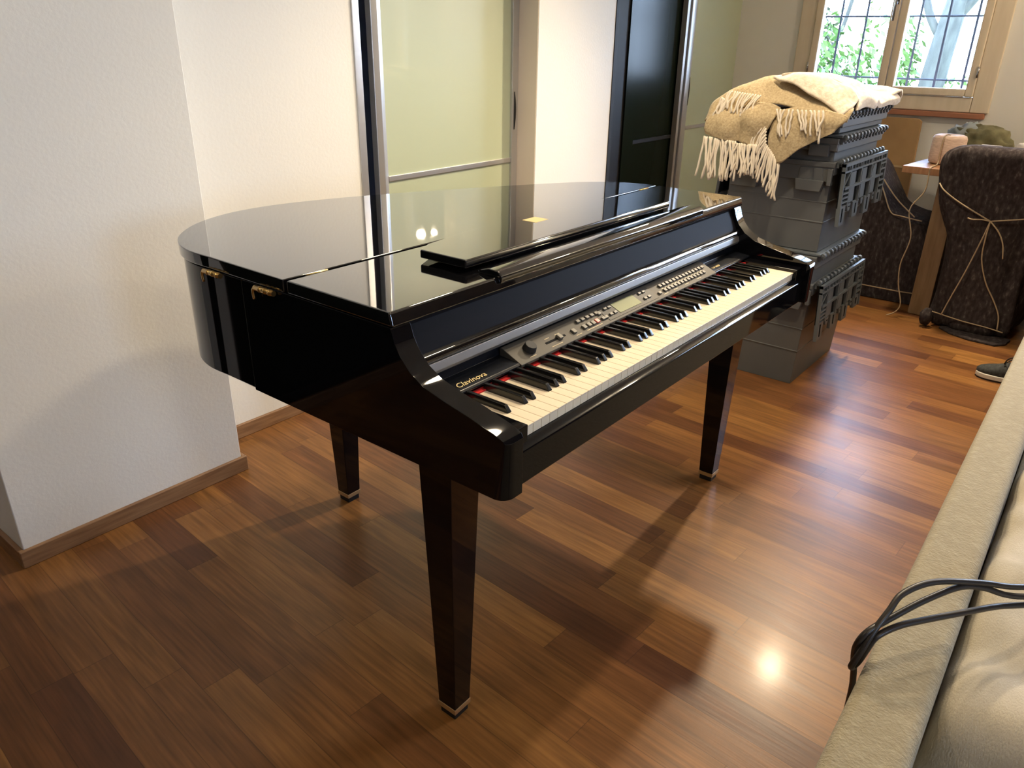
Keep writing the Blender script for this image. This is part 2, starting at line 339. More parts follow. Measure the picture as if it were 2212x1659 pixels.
# sliding doors
def sliding_door(name, x0, x1, y, glass, frame, left_w, right_w, z_rail, handle_x=None):
    e = bpy.data.objects.new(name, None); C.objects.link(e); e.location = (x0, y, 0); e['kind'] = 'structure'
    w = x1-x0
    bm = BM(); box(bm, left_w-0.01, w-right_w+0.01, -0.004, 0.004, 0.04, 2.33); obj('glass_panel', bm, glass, e)
    bm = BM(); prism(bm, [(0, -0.016), (left_w*0.5, -0.022), (left_w, -0.010), (left_w, 0.016), (0, 0.016)], 0.012, 2.33); obj('door_stile', bm, frame, e, bevel=0.003)
    bm = BM(); box(bm, w-right_w, w, -0.016, 0.016, 0.012, 2.33); obj('door_stile', bm, frame, e, bevel=0.002)
    bm = BM(); box(bm, left_w, w-right_w, -0.012, 0.012, z_rail-0.011, z_rail+0.011); obj('door_rail', bm, frame, e, bevel=0.002)
    bm = BM(); box(bm, left_w, w-right_w, -0.014, 0.014, 0.012, 0.05); obj('door_rail', bm, frame, e, bevel=0.002)
    if handle_x is not None:
        bm = BM(); prism(bm, [(handle_x+0.011*math.sin(PI*k/12), z_rail+0.14+0.17*k/12) for k in range(13)]+[(handle_x-0.002, z_rail+0.31), (handle_x-0.002, z_rail+0.14)], -0.019, -0.0165, 'y')
        obj('door_handle', bm, 'black_frame', e)
    return e
sliding_door('door_1', 1.250, 2.149, 1.735, 'glass_door', 'alu', 0.056, 0.044, 0.800, 0.872)
sliding_door('door_2', 2.865, 3.845, 1.765, 'glass_black', 'rubber', 0.36, 0.02, 0.78)
sliding_door('door_3', 3.850, 4.95, 1.725, 'glass_door', 'alu', 0.075, 0.05, 0.828, 0.055)
sliding_door('door_4', -2.48, -0.625, 1.70, 'glass_black', 'black_frame', 0.05, 0.05, 0.80)
bm = BM(); box(bm, 3.18, 3.30, 1.740, 1.746, 0.05, 2.3); struct('trim_4', bm, 'glass_black')
bm = BM(); box(bm, 3.80, 3.83, 1.715, 1.75, 0.0, 2.3); struct('trim_5', bm, 'alu', bevel=0.002)

# shelf of odds and ends seen through the gap beside the green door
sh = thing('shelving_unit', 'dark shelving unit seen through the gap beside the green glass door', 'shelf', (1.30, 2.25, 0))
bm = BM(); box(bm, -0.35, -0.33, 0, 0.35, 0, 2.2); box(bm, 0.33, 0.35, 0, 0.35, 0, 2.2); box(bm, -0.35, 0.35, 0.34, 0.35, 0, 2.2); obj('side_panel', bm, 'black_frame', sh)
for z in (0.02, 0.50, 0.92, 1.32, 1.72):
    bm = BM(); box(bm, -0.33, 0.33, 0, 0.34, z, z+0.02); obj('shelf_board', bm, 'alu', sh)
def small_box(name, label, cat, x0, x1, y0, y1, z0, z1, m, bev=0.006, group=None):
    bm = BM(); box(bm, x0, x1, y0, y1, z0, z1); return tag(obj(name, bm, m, bevel=bev), label, cat, group)
small_box('storage_box', 'navy cloth storage box on the shelf behind the door gap', 'box', 1.01, 1.5, 2.27, 2.57, 1.341, 1.62, 'navy')
small_box('storage_box', 'pale storage box on the shelf behind the door gap', 'box', 1.01, 1.5, 2.27, 2.57, 0.941, 1.10, 'greycloth')
small_box('storage_box', 'small orange box beside the pale box behind the door gap', 'box', 1.01, 1.30, 2.27, 2.5, 1.102, 1.20, 'orange')
small_box('storage_box', 'tall navy box low on the shelf behind the door gap', 'box', 1.01, 1.5, 2.27, 2.57, 0.521, 0.87, 'navy')

# windows
def window(name, origin, rot, w, h, lights=2, visible=True):
    # local: x along the wall, y towards the outside, z up; origin at the room face, lower corner
    e = bpy.data.objects.new(name, None); C.objects.link(e); e.location = origin; e.rotation_euler = (0, 0, rot); e['kind'] = 'structure'
    c = 0.085
    bm = BM()
    for a in ((-0.015, c, -0.015, h+0.015), (w-c, w+0.015, -0.015, h+0.015), (c, w-c, -0.015, 0.07), (c, w-c, h-0.06, h+0.015)):
        box(bm, a[0], a[1], -0.022, 0.045, a[2], a[3])
    obj('window_frame', bm, 'winwood', e, bevel=0.006)
    iw = (w-2*c)/2; z0 = 0.07; z1 = h-0.06
    for s in range(2):
        x0 = c+s*iw+(0.002 if s else 0); x1 = x0+iw-0.002
        st = 0.046; g0 = x0+st; g1 = x1-st
        bm = BM()
        box(bm, x0, g0, -0.034, 0.03, z0+0.002, z1); box(bm, g1, x1, -0.034, 0.03, z0+0.002, z1)
        box(bm, g0, g1, -0.034, 0.03, z0+0.002, z0+0.046); box(bm, g0, g1, -0.034, 0.03, z1-0.046, z1)
        sa = obj('window_sash', bm, 'winwood', e, bevel=0.007)
        bm = BM(); box(bm, g0-0.004, g1+0.004, 0.004, 0.008, z0+0.042, z1-0.042); obj('pane', bm, 'pane', sa)
        bm = BM()
        for zz in (z0+0.14, z1-0.14):
            hx = x0+0.002 if s == 0 else x1-0.002
            tube(bm, [(hx, -0.040, zz-0.03), (hx, -0.040, zz+0.03)], 0.006, 10)
        obj('hinge', bm, 'chrome', sa)
    bm = BM(); hx = c+iw-0.022; hz = (z0+z1)/2+0.02
    box(bm, hx-0.013, hx+0.013, -0.041, -0.034, hz-0.035, hz+0.035); tube(bm, [(hx, -0.035, hz), (hx, -0.062, hz), (hx, -0.068, hz-0.02), (hx, -0.064, hz-0.125)], 0.0075, 10)
    obj('window_handle', bm, 'chrome', e, bevel=0.002)
    bm = BM(); box(bm, -0.0, w+0.0, -0.035, 0.02, -0.048, -0.017); obj('window_sill', bm, 'sillwood', e, bevel=0.004)
    bm = BM()
    for a in ((-0.02, 0.012, -0.02, h), (w-0.012, w+0.02, -0.02, h)): box(bm, a[0], a[1], 0.05, 0.27, a[2], a[3])
    box(bm, -0.02, w+0.02, 0.05, 0.27, -0.03, 0.02)
    obj('outer_reveal', bm, 'plaster_out', e)
    bm = BM()
    nb = 8
    for k in range(nb):
        x = 0.03+(w-0.06)*k/(nb-1); tube(bm, [(x, 0.16, 0.03), (x, 0.16, h)], 0.0075, 6)
    for z in (0.06, 0.155, 0.155+0.36, 0.155+0.72): tube(bm, [(0.0, 0.172, z), (w, 0.172, z)], 0.006, 6)
    g = obj('window_grille', bm, 'iron', e)
    return e
window('window_1', (4.6, WY1, WZ0), R(-90), WY1-WY0, WZ1-WZ0)
window('window_2', (4.6, -0.93, WZ0), R(-90), 1.31, 2.50-WZ0)
window('window_3', (-0.22, -3.6, 0.98), R(180), 0.96, 1.04)

# ------------------------------------------------------------------ outside
bm = BM(); box(bm, 4.9, 22, -9, 11, -0.25, -0.2); box(bm, -9, 4.9, -14, -3.9, -0.25, -0.2); struct('ground', bm, 'ground')
def leaves(bm, c, rad, n, s, mi=0):
    for _ in range(n):
        while True:
            d = Vector((random.uniform(-1, 1), random.uniform(-1, 1), random.uniform(-1, 1)))
            if d.length < 1: break
        p = Vector(c)+Vector((d.x*rad[0], d.y*rad[1], d.z*rad[2]))
        q = Vector((random.gauss(0, 1), random.gauss(0, 1), random.gauss(0, 1))).normalized(); a = q.orthogonal().normalized(); b = q.cross(a)
        k = s*random.uniform(0.6, 1.3)
        v = [bm.verts.new(p+a*k), bm.verts.new(p+b*k*0.42), bm.verts.new(p-a*k), bm.verts.new(p-b*k*0.42)]
        bm.faces.new(v).material_index = mi
def tree(label, loc, path, radii, branches, clumps, mleaf):
    e = thing('garden_tree', label, 'tree', loc, 0, None)
    bm = BM(); tube(bm, smooth_path(path, 4), [radii[0]+(radii[1]-radii[0])*i/(4*(len(path)-1)) for i in range(4*(len(path)-1)+1)], 12)
    for b_, r_ in branches: tube(bm, smooth_path(b_, 4), r_, 8)
    obj('trunk', bm, 'bark', e)
    bm = BM()
    for c_, r_, n_ in clumps: leaves(bm, c_, r_, n_, 0.046)
    obj('foliage', bm, mleaf, e)
    return e
tree('grey barked forked tree beyond the right hand sash of the window', (7.5, 1.03, -0.2),
     [(0, 0.05, 0), (0, 0.03, 0.8), (0, 0.0, 1.2), (0, -0.03, 1.6), (0, -0.08, 2.0), (0, -0.2, 2.6)], (0.13, 0.085),
     [([(0, -0.06, 1.75), (0.0, -0.22, 2.0), (0.0, -0.42, 2.3), (0, -0.6, 2.8)], 0.05), ([(0, 0.0, 1.6), (0, 0.16, 1.85), (0.0, 0.3, 2.3), (0, 0.32, 2.9)], 0.035)],
     [((0.1, 0.36, 0.95), (0.4, 0.20, 0.8), 620), ((0.2, 0.3, 1.5), (0.3, 0.13, 0.4), 120), ((0.1, -0.56, 1.5), (0.4, 0.20, 0.5), 300), ((0.1, -0.5, 1.1), (0.3, 0.25, 0.3), 90), ((0, 0, 3.1), (0.9, 1.1, 0.5), 500), ((0.2, 0.0, 1.15), (0.3, 0.55, 0.16), 90)], 'leaf')
tree('brown leaved tree seen through the left sash of the window', (7.8, 2.25, -0.2),
     [(0, 0, 0), (0, 0.02, 1.0), (0, 0.06, 2.0), (0, 0.1, 2.6)], (0.06, 0.04),
     [([(0, 0.04, 1.2), (0, -0.2, 1.6), (0, -0.3, 2.1)], 0.02)],
     [((0, 0.12, 1.4), (0.4, 0.30, 0.8), 900), ((0, -0.25, 1.1), (0.4, 0.35, 0.3), 420), ((0, 0, 2.7), (0.6, 0.8, 0.4), 260)], 'leaf_dry')
tree('bright green shrub filling the lower left sash of the window', (7.4, 1.75, -0.2),
     [(0, 0, 0), (0, 0, 0.6), (0, 0.02, 1.2)], (0.04, 0.02), [],
     [((0, 0.02, 1.05), (0.4, 0.38, 0.5), 850), ((0, 0.22, 1.6), (0.3, 0.12, 0.3), 110), ((0, -0.15, 1.75), (0.3, 0.09, 0.5), 70)], 'leaf')
tree('green tree outside the far right window', (7.6, -2.2, -0.2),
     [(0, 0, 0), (0, 0, 1.0), (0, 0.1, 2.2)], (0.09, 0.05), [],
     [((0, 0, 1.6), (0.6, 0.9, 0.8), 700)], 'leaf')

# ------------------------------------------------------------------ lamps of the room and added fill
def spot_lamp(label, x, y, power, col, r=0.05, aim=None):
    e = thing('ceiling_spotlight', label, 'ceiling lamp', (x, y, ZC))
    bm = BM(); lathe(bm, [(0.05, -0.09), (0.055, -0.085), (0.055, -0.001), (0.05, 0)], seg=24); obj('housing', bm, 'lamp_body', e)
    bm = BM(); lathe(bm, [(0.036, -0.098), (0.040, -0.094), (0.040, -0.091)], seg=24); obj('bulb', bm, 'bulb', e)
    d = bpy.data.lights.new('spot_bulb', 'SPOT' if aim else 'POINT'); d.energy = power; d.color = col; d.shadow_soft_size = r
    o = bpy.data.objects.new('spot_bulb', d); C.objects.link(o); o.parent = e; o.location = (0, 0, -0.16)
    if aim:
        d.spot_size = R(118); d.spot_blend = 0.6
        o.rotation_euler = (Vector(aim)-Vector((x, y, ZC-0.16))).to_track_quat('-Z', 'Y').to_euler()
    return e
WARM = (1.0, 0.81, 0.56)
spot_lamp('warm ceiling spot above the dining table', 3.25, 0.35, 270, WARM, aim=(1.1, -0.1, 0))
spot_lamp('warm ceiling spot above the piano keyboard', 1.12, -0.03, 62, WARM, aim=(1.12, 0.0, 0))
spot_lamp('warm ceiling spot above the closed piano lid', 1.45, 0.52, 85, WARM, r=0.10, aim=(1.45, 0.45, 0))
spot_lamp('added warm fill spot above the left end of the room', -1.6, 0.6, 14, WARM)  # fill lamp added for warm light on the left side
spot_lamp('added warm fill spot above the sofa end', -0.9, -1.7, 22, WARM)  # fill lamp added to brighten the pillar
spot_lamp('added warm fill spot above the far end of the dining table', 3.3, -1.4, 55, WARM)  # fill lamp added to lift the window wall and its frame
pl = thing('pendant_lamp', 'pendant lamp with two glowing globes near the far right window', 'ceiling lamp', (4.30, -1.03, ZC))
bm = BM(); lathe(bm, [(0.05, -0.03), (0.055, -0.025), (0.055, 0)], seg=24); tube(bm, [(0, 0, -0.02), (0, 0, -0.36)], 0.004, 6); tube(bm, [(-0.09, 0, -0.36), (0.09, 0, -0.36)], 0.008, 8); obj('rod', bm, 'lamp_body', pl)
for sx, rr in ((-0.09, 0.045), (0.09, 0.032)):
    bm = BM(); bmesh.ops.create_uvsphere(bm, u_segments=20, v_segments=12, radius=rr, matrix=Matrix.Translation((sx, 0, -0.37-rr))); obj('globe', bm, 'globe', pl, smooth=True)

# ------------------------------------------------------------------ the piano
P = thing('digital_grand_piano', 'glossy black digital baby grand piano with closed lid, standing on the parquet', 'piano')
XL, XR = -0.089, 1.309
def lid_curve():
    pts = [(XL, 0.74), (XL, 0.82), (-0.068, 0.895), (-0.02, 0.970), (0.07, 1.045), (0.19, 1.090), (0.33, 1.090), (0.50, 1.045), (0.70, 0.965), (0.90, 0.870), (1.07, 0.780), (1.20, 0.700), (1.285, 0.600), (XR, 0.500), (XR, 0.44)]
    q = smooth_path([(x, y, 0) for x, y in pts], 6)
    return [(v.x, v.y) for v in q]
curve = lid_curve()
def inset(c, d):
    out = []
    for i, (x, y) in enumerate(c):
        a = c[max(i-1, 0)]; b = c[min(i+1, len(c)-1)]; t = Vector((b[0]-a[0], b[1]-a[1])).normalized(); out.append((x+t.y*d, y-t.x*d))
    return out
# rear lid
FOLD = 0.4975
cv = [p for p in curve if p[1] > FOLD+0.002]
bm = BM(); prism(bm, [(XL, FOLD)]+cv+[(XR, FOLD)], 0.894, 0.919); obj('lid', bm, 'black', P, bevel=0.004, seg=3)
bm = BM(); prism(bm, [(0.2135, 0.919), (0.488, 0.919), (0.488, 0.894), (0.207, 0.894)], XL, XR, 'x'); obj('front_lid', bm, 'black', P, bevel=0.004, seg=3)
# case: two side cheeks with the swept arm, rear rim, bottom
arm = [(-0.032, 0.656), (0.636, 0.656), (0.636, 0.893), (0.214, 0.893), (0.210, 0.885), (0.205, 0.869), (0.193, 0.848), (0.172, 0.826), (0.142, 0.809), (0.096, 0.797), (0.042, 0.786), (-0.009, 0.773), (-0.027, 0.766), (-0.032, 0.758)]
for a0, a1, sgn in ((XL, -0.044, -1), (1.264, XR, 1)):
    bm = BM(); prism(bm, arm, a0, a1, 'x')
    ee = [e for e in bm.edges if all(abs(v.co.y+0.032) < 1e-4 for v in e.verts) and all(abs(v.co.x-(a0 if sgn < 0 else a1)) < 1e-4 for v in e.verts)]
    bmesh.ops.bevel(bm, geom=ee, offset=0.024, segments=8, affect='EDGES', profile=0.5)
    obj('side_arm', bm, 'black_case', P, bevel=0.0035, seg=3)
rim = [p for p in inset(curve, 0.007) if p[1] > 0.640]
rim = [(rim[0][0], 0.639)]+rim+[(rim[-1][0], 0.639)]
bm = BM(); prism(bm, rim, 0.654, 0.889); obj('rear_case', bm, 'black_case', P, bevel=0.003)
bm = BM(); box(bm, -0.044, 1.264, 0.222, 0.634, 0.665, 0.892); box(bm, -0.044, 1.264, 0.0, 0.222, 0.665, 0.705); obj('key_bed', bm, 'black_satin', P)
# front rail
bm = BM(); prism(bm, [(-0.018, 0.657), (0.004, 0.657), (0.004, 0.728), (-0.002, 0.728), (-0.010, 0.726), (-0.018, 0.718)], -0.0442, 1.2642, 'x'); obj('key_slip', bm, 'black_case', P, bevel=0.0025, seg=3)
for a0, a1 in ((-0.044, -0.002), (1.222, 1.264)):
    bm = BM(); box(bm, a0, a1, -0.009, 0.146, 0.70, 0.757); obj('key_block', bm, 'black_case', P, bevel=0.002)
# fall board zone
bm = BM(); prism(bm, [(0.226, 0.892), (0.240, 0.892), (0.222, 0.830), (0.198, 0.832)], -0.044, 1.264, 'x'); obj('fall_panel', bm, 'black_satin', P, bevel=0.001)
bm = BM(); prism(bm, [(0.197, 0.833), (0.221, 0.833), (0.221, 0.815), (0.190, 0.815), (0.185, 0.824), (0.188, 0.831)], -0.044, 1.264, 'x'); obj('fall_rail', bm, 'black', P, bevel=0.002, seg=3)
bm = BM(); prism(bm, [(0.188, 0.8145), (0.210, 0.8145), (0.210, 0.792), (0.189, 0.792), (0.184, 0.800)], -0.044, 1.264, 'x'); obj('silver_strip', bm, 'silver', P, bevel=0.001)
bm = BM(); prism(bm, [(0.205, 0.792), (0.221, 0.792), (0.221, 0.756), (0.150, 0.756), (0.146, 0.7585), (0.146, 0.762), (0.150, 0.765), (0.200, 0.769)], -0.044, 1.264, 'x'); obj('key_shelf', bm, 'key_shelf', P, bevel=0.001)
bm = BM(); box(bm, -0.002, 1.222, 0.139, 0.152, 0.744, 0.7515); obj('felt_strip', bm, 'felt_red', P)
# control panel
cp = obj('control_panel', (lambda b: (prism(b, [(0.192, 0.784), (0.198, 0.784), (0.198, 0.766), (0.143, 0.757), (0.143, 0.7625)], 0.175, 1.030, 'x'), b)[1])(BM()), 'panel', P, bevel=0.001)
S0 = Vector((0, 0.143, 0.7625)); S1 = Vector((0, 0.192, 0.784)); su = (S1-S0).normalized(); sn = Vector((0, -su.z, su.y))
def on_panel(bm, x0, x1, t0, t1, h, mi=0, base=0.0):
    vs = []
    for hh in (base, h):
        for x, t in ((x0, t0), (x1, t0), (x1, t1), (x0, t1)):
            vs.append(bm.verts.new(Vector((x, 0, 0))+S0+su*t+sn*hh))
    for f in ((0, 3, 2, 1), (4, 5, 6, 7), (0, 1, 5, 4), (1, 2, 6, 5), (2, 3, 7, 6), (3, 0, 4, 7)):
        bm.faces.new([vs[i] for i in f]).material_index = mi
SL = (S1-S0).length
bm = BM(); c0 = Vector((0.228, 0, 0))+S0+su*0.026
q = sn.to_track_quat('Z', 'Y').to_matrix().to_4x4()
bmesh.ops.create_cone(bm, cap_ends=True, segments=32, radius1=0.0145, radius2=0.012, depth=0.013, matrix=Matrix.Translation(c0+sn*0.0065) @ q); obj('volume_knob', bm, 'rubber', cp, bevel=0.001)
bm = BM(); on_panel(bm, 0.278, 0.345, 0.019, 0.024, 0.0006); obj('slider_slot', bm, 'recess_shade', cp)
bm = BM(); on_panel(bm, 0.318, 0.330, 0.015, 0.028, 0.006); obj('slider_knob', bm, 'button', cp, bevel=0.001)
bm = BM(); on_panel(bm, 0.500, 0.720, 0.006, SL-0.004, 0.0008); obj('display_surround', bm, 'panel_dark', cp)
bm = BM(); on_panel(bm, 0.552, 0.648, 0.013, SL-0.009, 0.0016); obj('display', bm, 'lcd', cp)
btn = []
btn += [(0.368, 0.014, 0.026, 'button'), (0.406, 0.013, 0.024, 'button')]
btn += [(0.424+0.0, 0.013, 0.024, 'button'), (0.440, 0.013, 0.024, 'button'), (0.456, 0.013, 0.024, 'button_red')]
btn += [(0.406+i*0.018, 0.034, 0.042, 'button') for i in range(5)]
btn += [(0.484, 0.030, 0.040, 'button'), (0.480, 0.014, 0.022, 'button'), (0.492, 0.014, 0.022, 'button')]
btn += [(0.515, 0.036, 0.042, 'button'), (0.532, 0.036, 0.042, 'button'), (0.515, 0.016, 0.023, 'button'), (0.532, 0.016, 0.023, 'button')]
btn += [(0.668, 0.036, 0.042, 'button'), (0.686, 0.036, 0.042, 'button'), (0.668, 0.016, 0.023, 'button'), (0.686, 0.016, 0.023, 'button')]
btn += [(0.733, 0.012, 0.020, 'button')]
btn += [(0.762+i*0.0178, 0.030, 0.039, 'button') for i in range(14)] + [(0.762+i*0.0178, 0.013, 0.022, 'button') for i in range(13)]
for x, t0, t1, m_ in btn:
    bm = BM(); on_panel(bm, x, x+0.0115, t0, t1, 0.0042); obj('button', bm, m_, cp, bevel=0.0008)
bm = BM()
for x in [0.210, 0.283, 0.30, 0.37, 0.41, 0.43, 0.45, 0.75, 0.80, 0.86, 0.93]:
    on_panel(bm, x, x+0.020, 0.0072, 0.0086, 0.0004)
for i in range(13): on_panel(bm, 0.763+i*0.0178, 0.772+i*0.0178, 0.0245, 0.0262, 0.0004)
for x in (0.285, 0.32): on_panel(bm, x, x+0.016, 0.031, 0.0326, 0.0004)
obj('lettering', bm, 'print', cp)
# lettering on the key shelf
def text(name, s, size, loc, rot, m, parent, ext=0.0003, shear=0.0):
    cu = bpy.data.curves.new(name, 'FONT'); cu.body = s; cu.size = size; cu.extrude = ext; cu.shear = shear
    tmp = bpy.data.objects.new(name+'_curve', cu); C.objects.link(tmp)
    me = bpy.data.meshes.new_from_object(tmp.evaluated_get(bpy.context.evaluated_depsgraph_get())); me.name = name
    bpy.data.objects.remove(tmp); bpy.data.curves.remove(cu)
    me.materials.clear(); me.materials.append(M[m])
    o = bpy.data.objects.new(name, me); C.objects.link(o); o.location = loc; o.rotation_euler = rot; o.parent = parent
    return o
text('lettering', 'Clavinova', 0.020, (0.012, 0.157, 0.7666), (R(5), 0, 0), 'gold', P, shear=0.35)
text('lettering', 'CLP-265GP', 0.010, (1.045, 0.160, 0.7668), (R(5), 0, 0), 'gold', P)
# keys
WKW = 1.22/52
BLK = [1, 4, 6, 9, 11]      # semitone offsets from A that are black
semi = 0; whites = []; blacks = []
for k in range(88):
    if (k % 12) in BLK: blacks.append(len(whites))
    else: whites.append(k)
def white_mesh():
    bm = BM(); prism(bm, [(0.0, 0.7285), (0.148, 0.7285), (0.148, 0.749), (-0.0015, 0.749), (-0.0015, 0.7465), (0.0, 0.7455)], 0.0005, WKW-0.0005, 'x'); return bm
wk = obj('white_key', white_mesh(), 'ivory', P, bevel=0.0007)
for i in range(1, 52):
    c = wk.copy(); C.objects.link(c); c.parent = P; c.location.x = WKW*i
def black_mesh():
    bm = BM(); w = 0.0052; z0, z1 = 0.744, 0.7615
    A = [(-w, 0.050), (w, 0.050), (w, 0.146), (-w, 0.146)]; B = [(-w*0.78, 0.0585), (w*0.78, 0.0585), (w*0.78, 0.146), (-w*0.78, 0.146)]
    lo = [bm.verts.new((x, y, z0)) for x, y in A]; mid = [bm.verts.new((x*1.0, y, 0.750)) for x, y in A]; hi = [bm.verts.new((x, y, z1)) for x, y in B]
    for a, b in ((lo, mid), (mid, hi)):
        for k in range(4): bm.faces.new((a[k], a[(k+1) % 4], b[(k+1) % 4], b[k]))
    bm.faces.new(hi); bm.faces.new(lo[::-1]); return bm
bk = None
for n, i in enumerate(blacks):
    if bk is None: bk = obj('black_key', black_mesh(), 'ebony', P, bevel=0.0012, seg=3); c = bk
    else: c = bk.copy(); C.objects.link(c); c.parent = P
    c.location.x = WKW*i
# music rest lying closed on the front lid, and its ledge
rest = [(0.170, 0.279), (0.985, 0.279), (0.985, 0.392), (0.93, 0.425), (0.80, 0.446), (0.60, 0.452), (0.42, 0.448), (0.30, 0.436), (0.215, 0.424), (0.170, 0.402)]
bm = BM(); prism(bm, rest, 0.926, 0.943); obj('music_rest', bm, 'black', P, bevel=0.003, seg=3)
bm = BM(); box(bm, 0.30, 0.86, 0.30, 0.40, 0.919, 0.926); obj('rest_mount', bm, 'rubber', P)
bm = BM(); prism(bm, [(0.262, 0.919), (0.262, 0.925), (0.236, 0.932), (0.212, 0.9305), (0.203, 0.922), (0.203, 0.910), (0.2065, 0.906), (0.214, 0.919)], 0.185, 1.035, 'x'); obj('rest_ledge', bm, 'black', P, bevel=0.003, seg=3)
bm = BM(); prism(bm, [(0.525, 0.381), (0.575, 0.381), (0.575, 0.421), (0.525, 0.421)], 0.9428, 0.9434); obj('inlaid_emblem', bm, 'gold', P)
for x0 in (-0.04, 0.62, 1.20):
    bm = BM(); tube(bm, [(x0, 0.4925, 0.9178), (x0+0.05, 0.4925, 0.9178)], 0.0024, 8); obj('lid_hinge', bm, 'brass', P)
# brass latches under the lid edge
for yb in (0.550, 0.726):
    bm = BM(); tube(bm, [(XL-0.007, yb-0.030, 0.889), (XL-0.007, yb+0.030, 0.889)], 0.0055, 12)
    tube(bm, smooth_path([(XL-0.007, yb+0.028, 0.889), (XL-0.009, yb+0.034, 0.884), (XL-0.008, yb+0.034, 0.866)], 4), 0.003, 8)
    for t in (-0.02, -0.005, 0.010): tube(bm, [(XL-0.007, yb+t, 0.889), (XL-0.007, yb+t+0.003, 0.889)], 0.0065, 12)
    obj('brass_latch', bm, 'brass', P)
# legs
def leg(cx, cy):
    bm = BM(); a = 0.0235; b = 0.0415
    taper(bm, (cx-a, cx+a, cy-a, cy+a), (cx-b, cx+b, cy-b, cy+b), 0.030, 0.668); lg = obj('leg', bm, 'black_case', P, bevel=0.0015)
    bm = BM(); a = 0.0245; taper(bm, (cx-a, cx+a, cy-a, cy+a), (cx-a-0.0003, cx+a+0.0003, cy-a-0.0003, cy+a+0.0003), 0.018, 0.031); obj('brass_band', bm, 'band', lg, bevel=0.0008)
    bm = BM(); a = 0.021; box(bm, cx-a, cx+a, cy-a, cy+a, 0.0, 0.018); obj('foot', bm, 'rubber', lg, bevel=0.002)
leg(0.001, 0.172); leg(1.257, 0.177); leg(0.405, 0.994)

# ------------------------------------------------------------------ crates
def crate_body(bm, x0, x1, y0, y1, z0, z1, tp=0.035, mi=0):
    # tapered shell, open top, wall 4 mm
    n = 5
    o = (x0+tp, x1-tp, y0+tp, y1-tp), (x0+0.012, x1-0.012, y0+0.012, y1-0.012)
    taper(bm, o[0], o[1], z0, z1-0.002, mi)
def lattice(bm, w, h, depth):
    # ribs standing on a thin plate, in local x (0..w), z (0..-h), facing -y
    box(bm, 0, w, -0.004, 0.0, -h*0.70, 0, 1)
    def rib(x0, x1, z0, z1, d=depth): box(bm, x0, x1, -d, -0.003, z0, z1, 0)
    rib(0, w, -0.012, 0); rib(0, w, -0.035, -0.028); rib(0, 0.010, -h, 0); rib(w-0.010, w, -h*0.9, 0)
    rib(0.03, w-0.03, -h*0.42, -h*0.38)
    for f in (0.14, 0.38, 0.62, 0.86): rib(w*f-0.004, w*f+0.004, -h*0.70, -0.012)
    for f in (0.17, 0.42, 0.66):      # solid fields
        box(bm, w*f, w*f+0.060, -depth*0.8, -0.003, -h*0.66, -0.040, 0)
    for k in range(16): rib(0.02+k*(w-0.04)/15-0.002, 0.02+k*(w-0.04)/15+0.002, -0.028, -0.012)
    for z in (-0.48, -0.55, -0.62): rib(0.012, w*0.14, h*z-0.003, h*z+0.003)
    for z in (-0.2, -0.3, -0.5, -0.6): rib(w*0.86, w-0.012, h*z-0.003, h*z+0.003)
    # diagonals
    for a, b in ((0.02, 0.14), (0.62, 0.70), (0.86, 0.97)):
        v = [(w*a, -h*0.35), (w*a+0.006, -h*0.35), (w*b, -0.035), (w*b-0.006, -0.035)]
        prism(bm, v, -depth, -0.003, 'y', 0)
    # toothed lower edge
    teeth = [(0.0, 0.13, 1.0), (0.17, 0.24, 0.80), (0.29, 0.42, 0.95), (0.47, 0.52, 0.78), (0.56, 0.70, 0.98), (0.75, 0.80, 0.80), (0.84, 0.97, 0.90)]
    for a, b, t in teeth:
        prism(bm, [(w*a, -h*0.68), (w*b, -h*0.68), (w*(b-0.012), -h*t), (w*(a+0.012), -h*t)], -depth*0.8, 0.0, 'y', 0)
        m_ = (a+b)/2
        prism(bm, [(w*m_-0.006, -h*0.72), (w*m_+0.006, -h*0.72), (w*m_+0.004, -h*(t-0.06)), (w*m_-0.004, -h*(t-0.06))], -depth*0.9, -depth*0.8, 'y', 1)
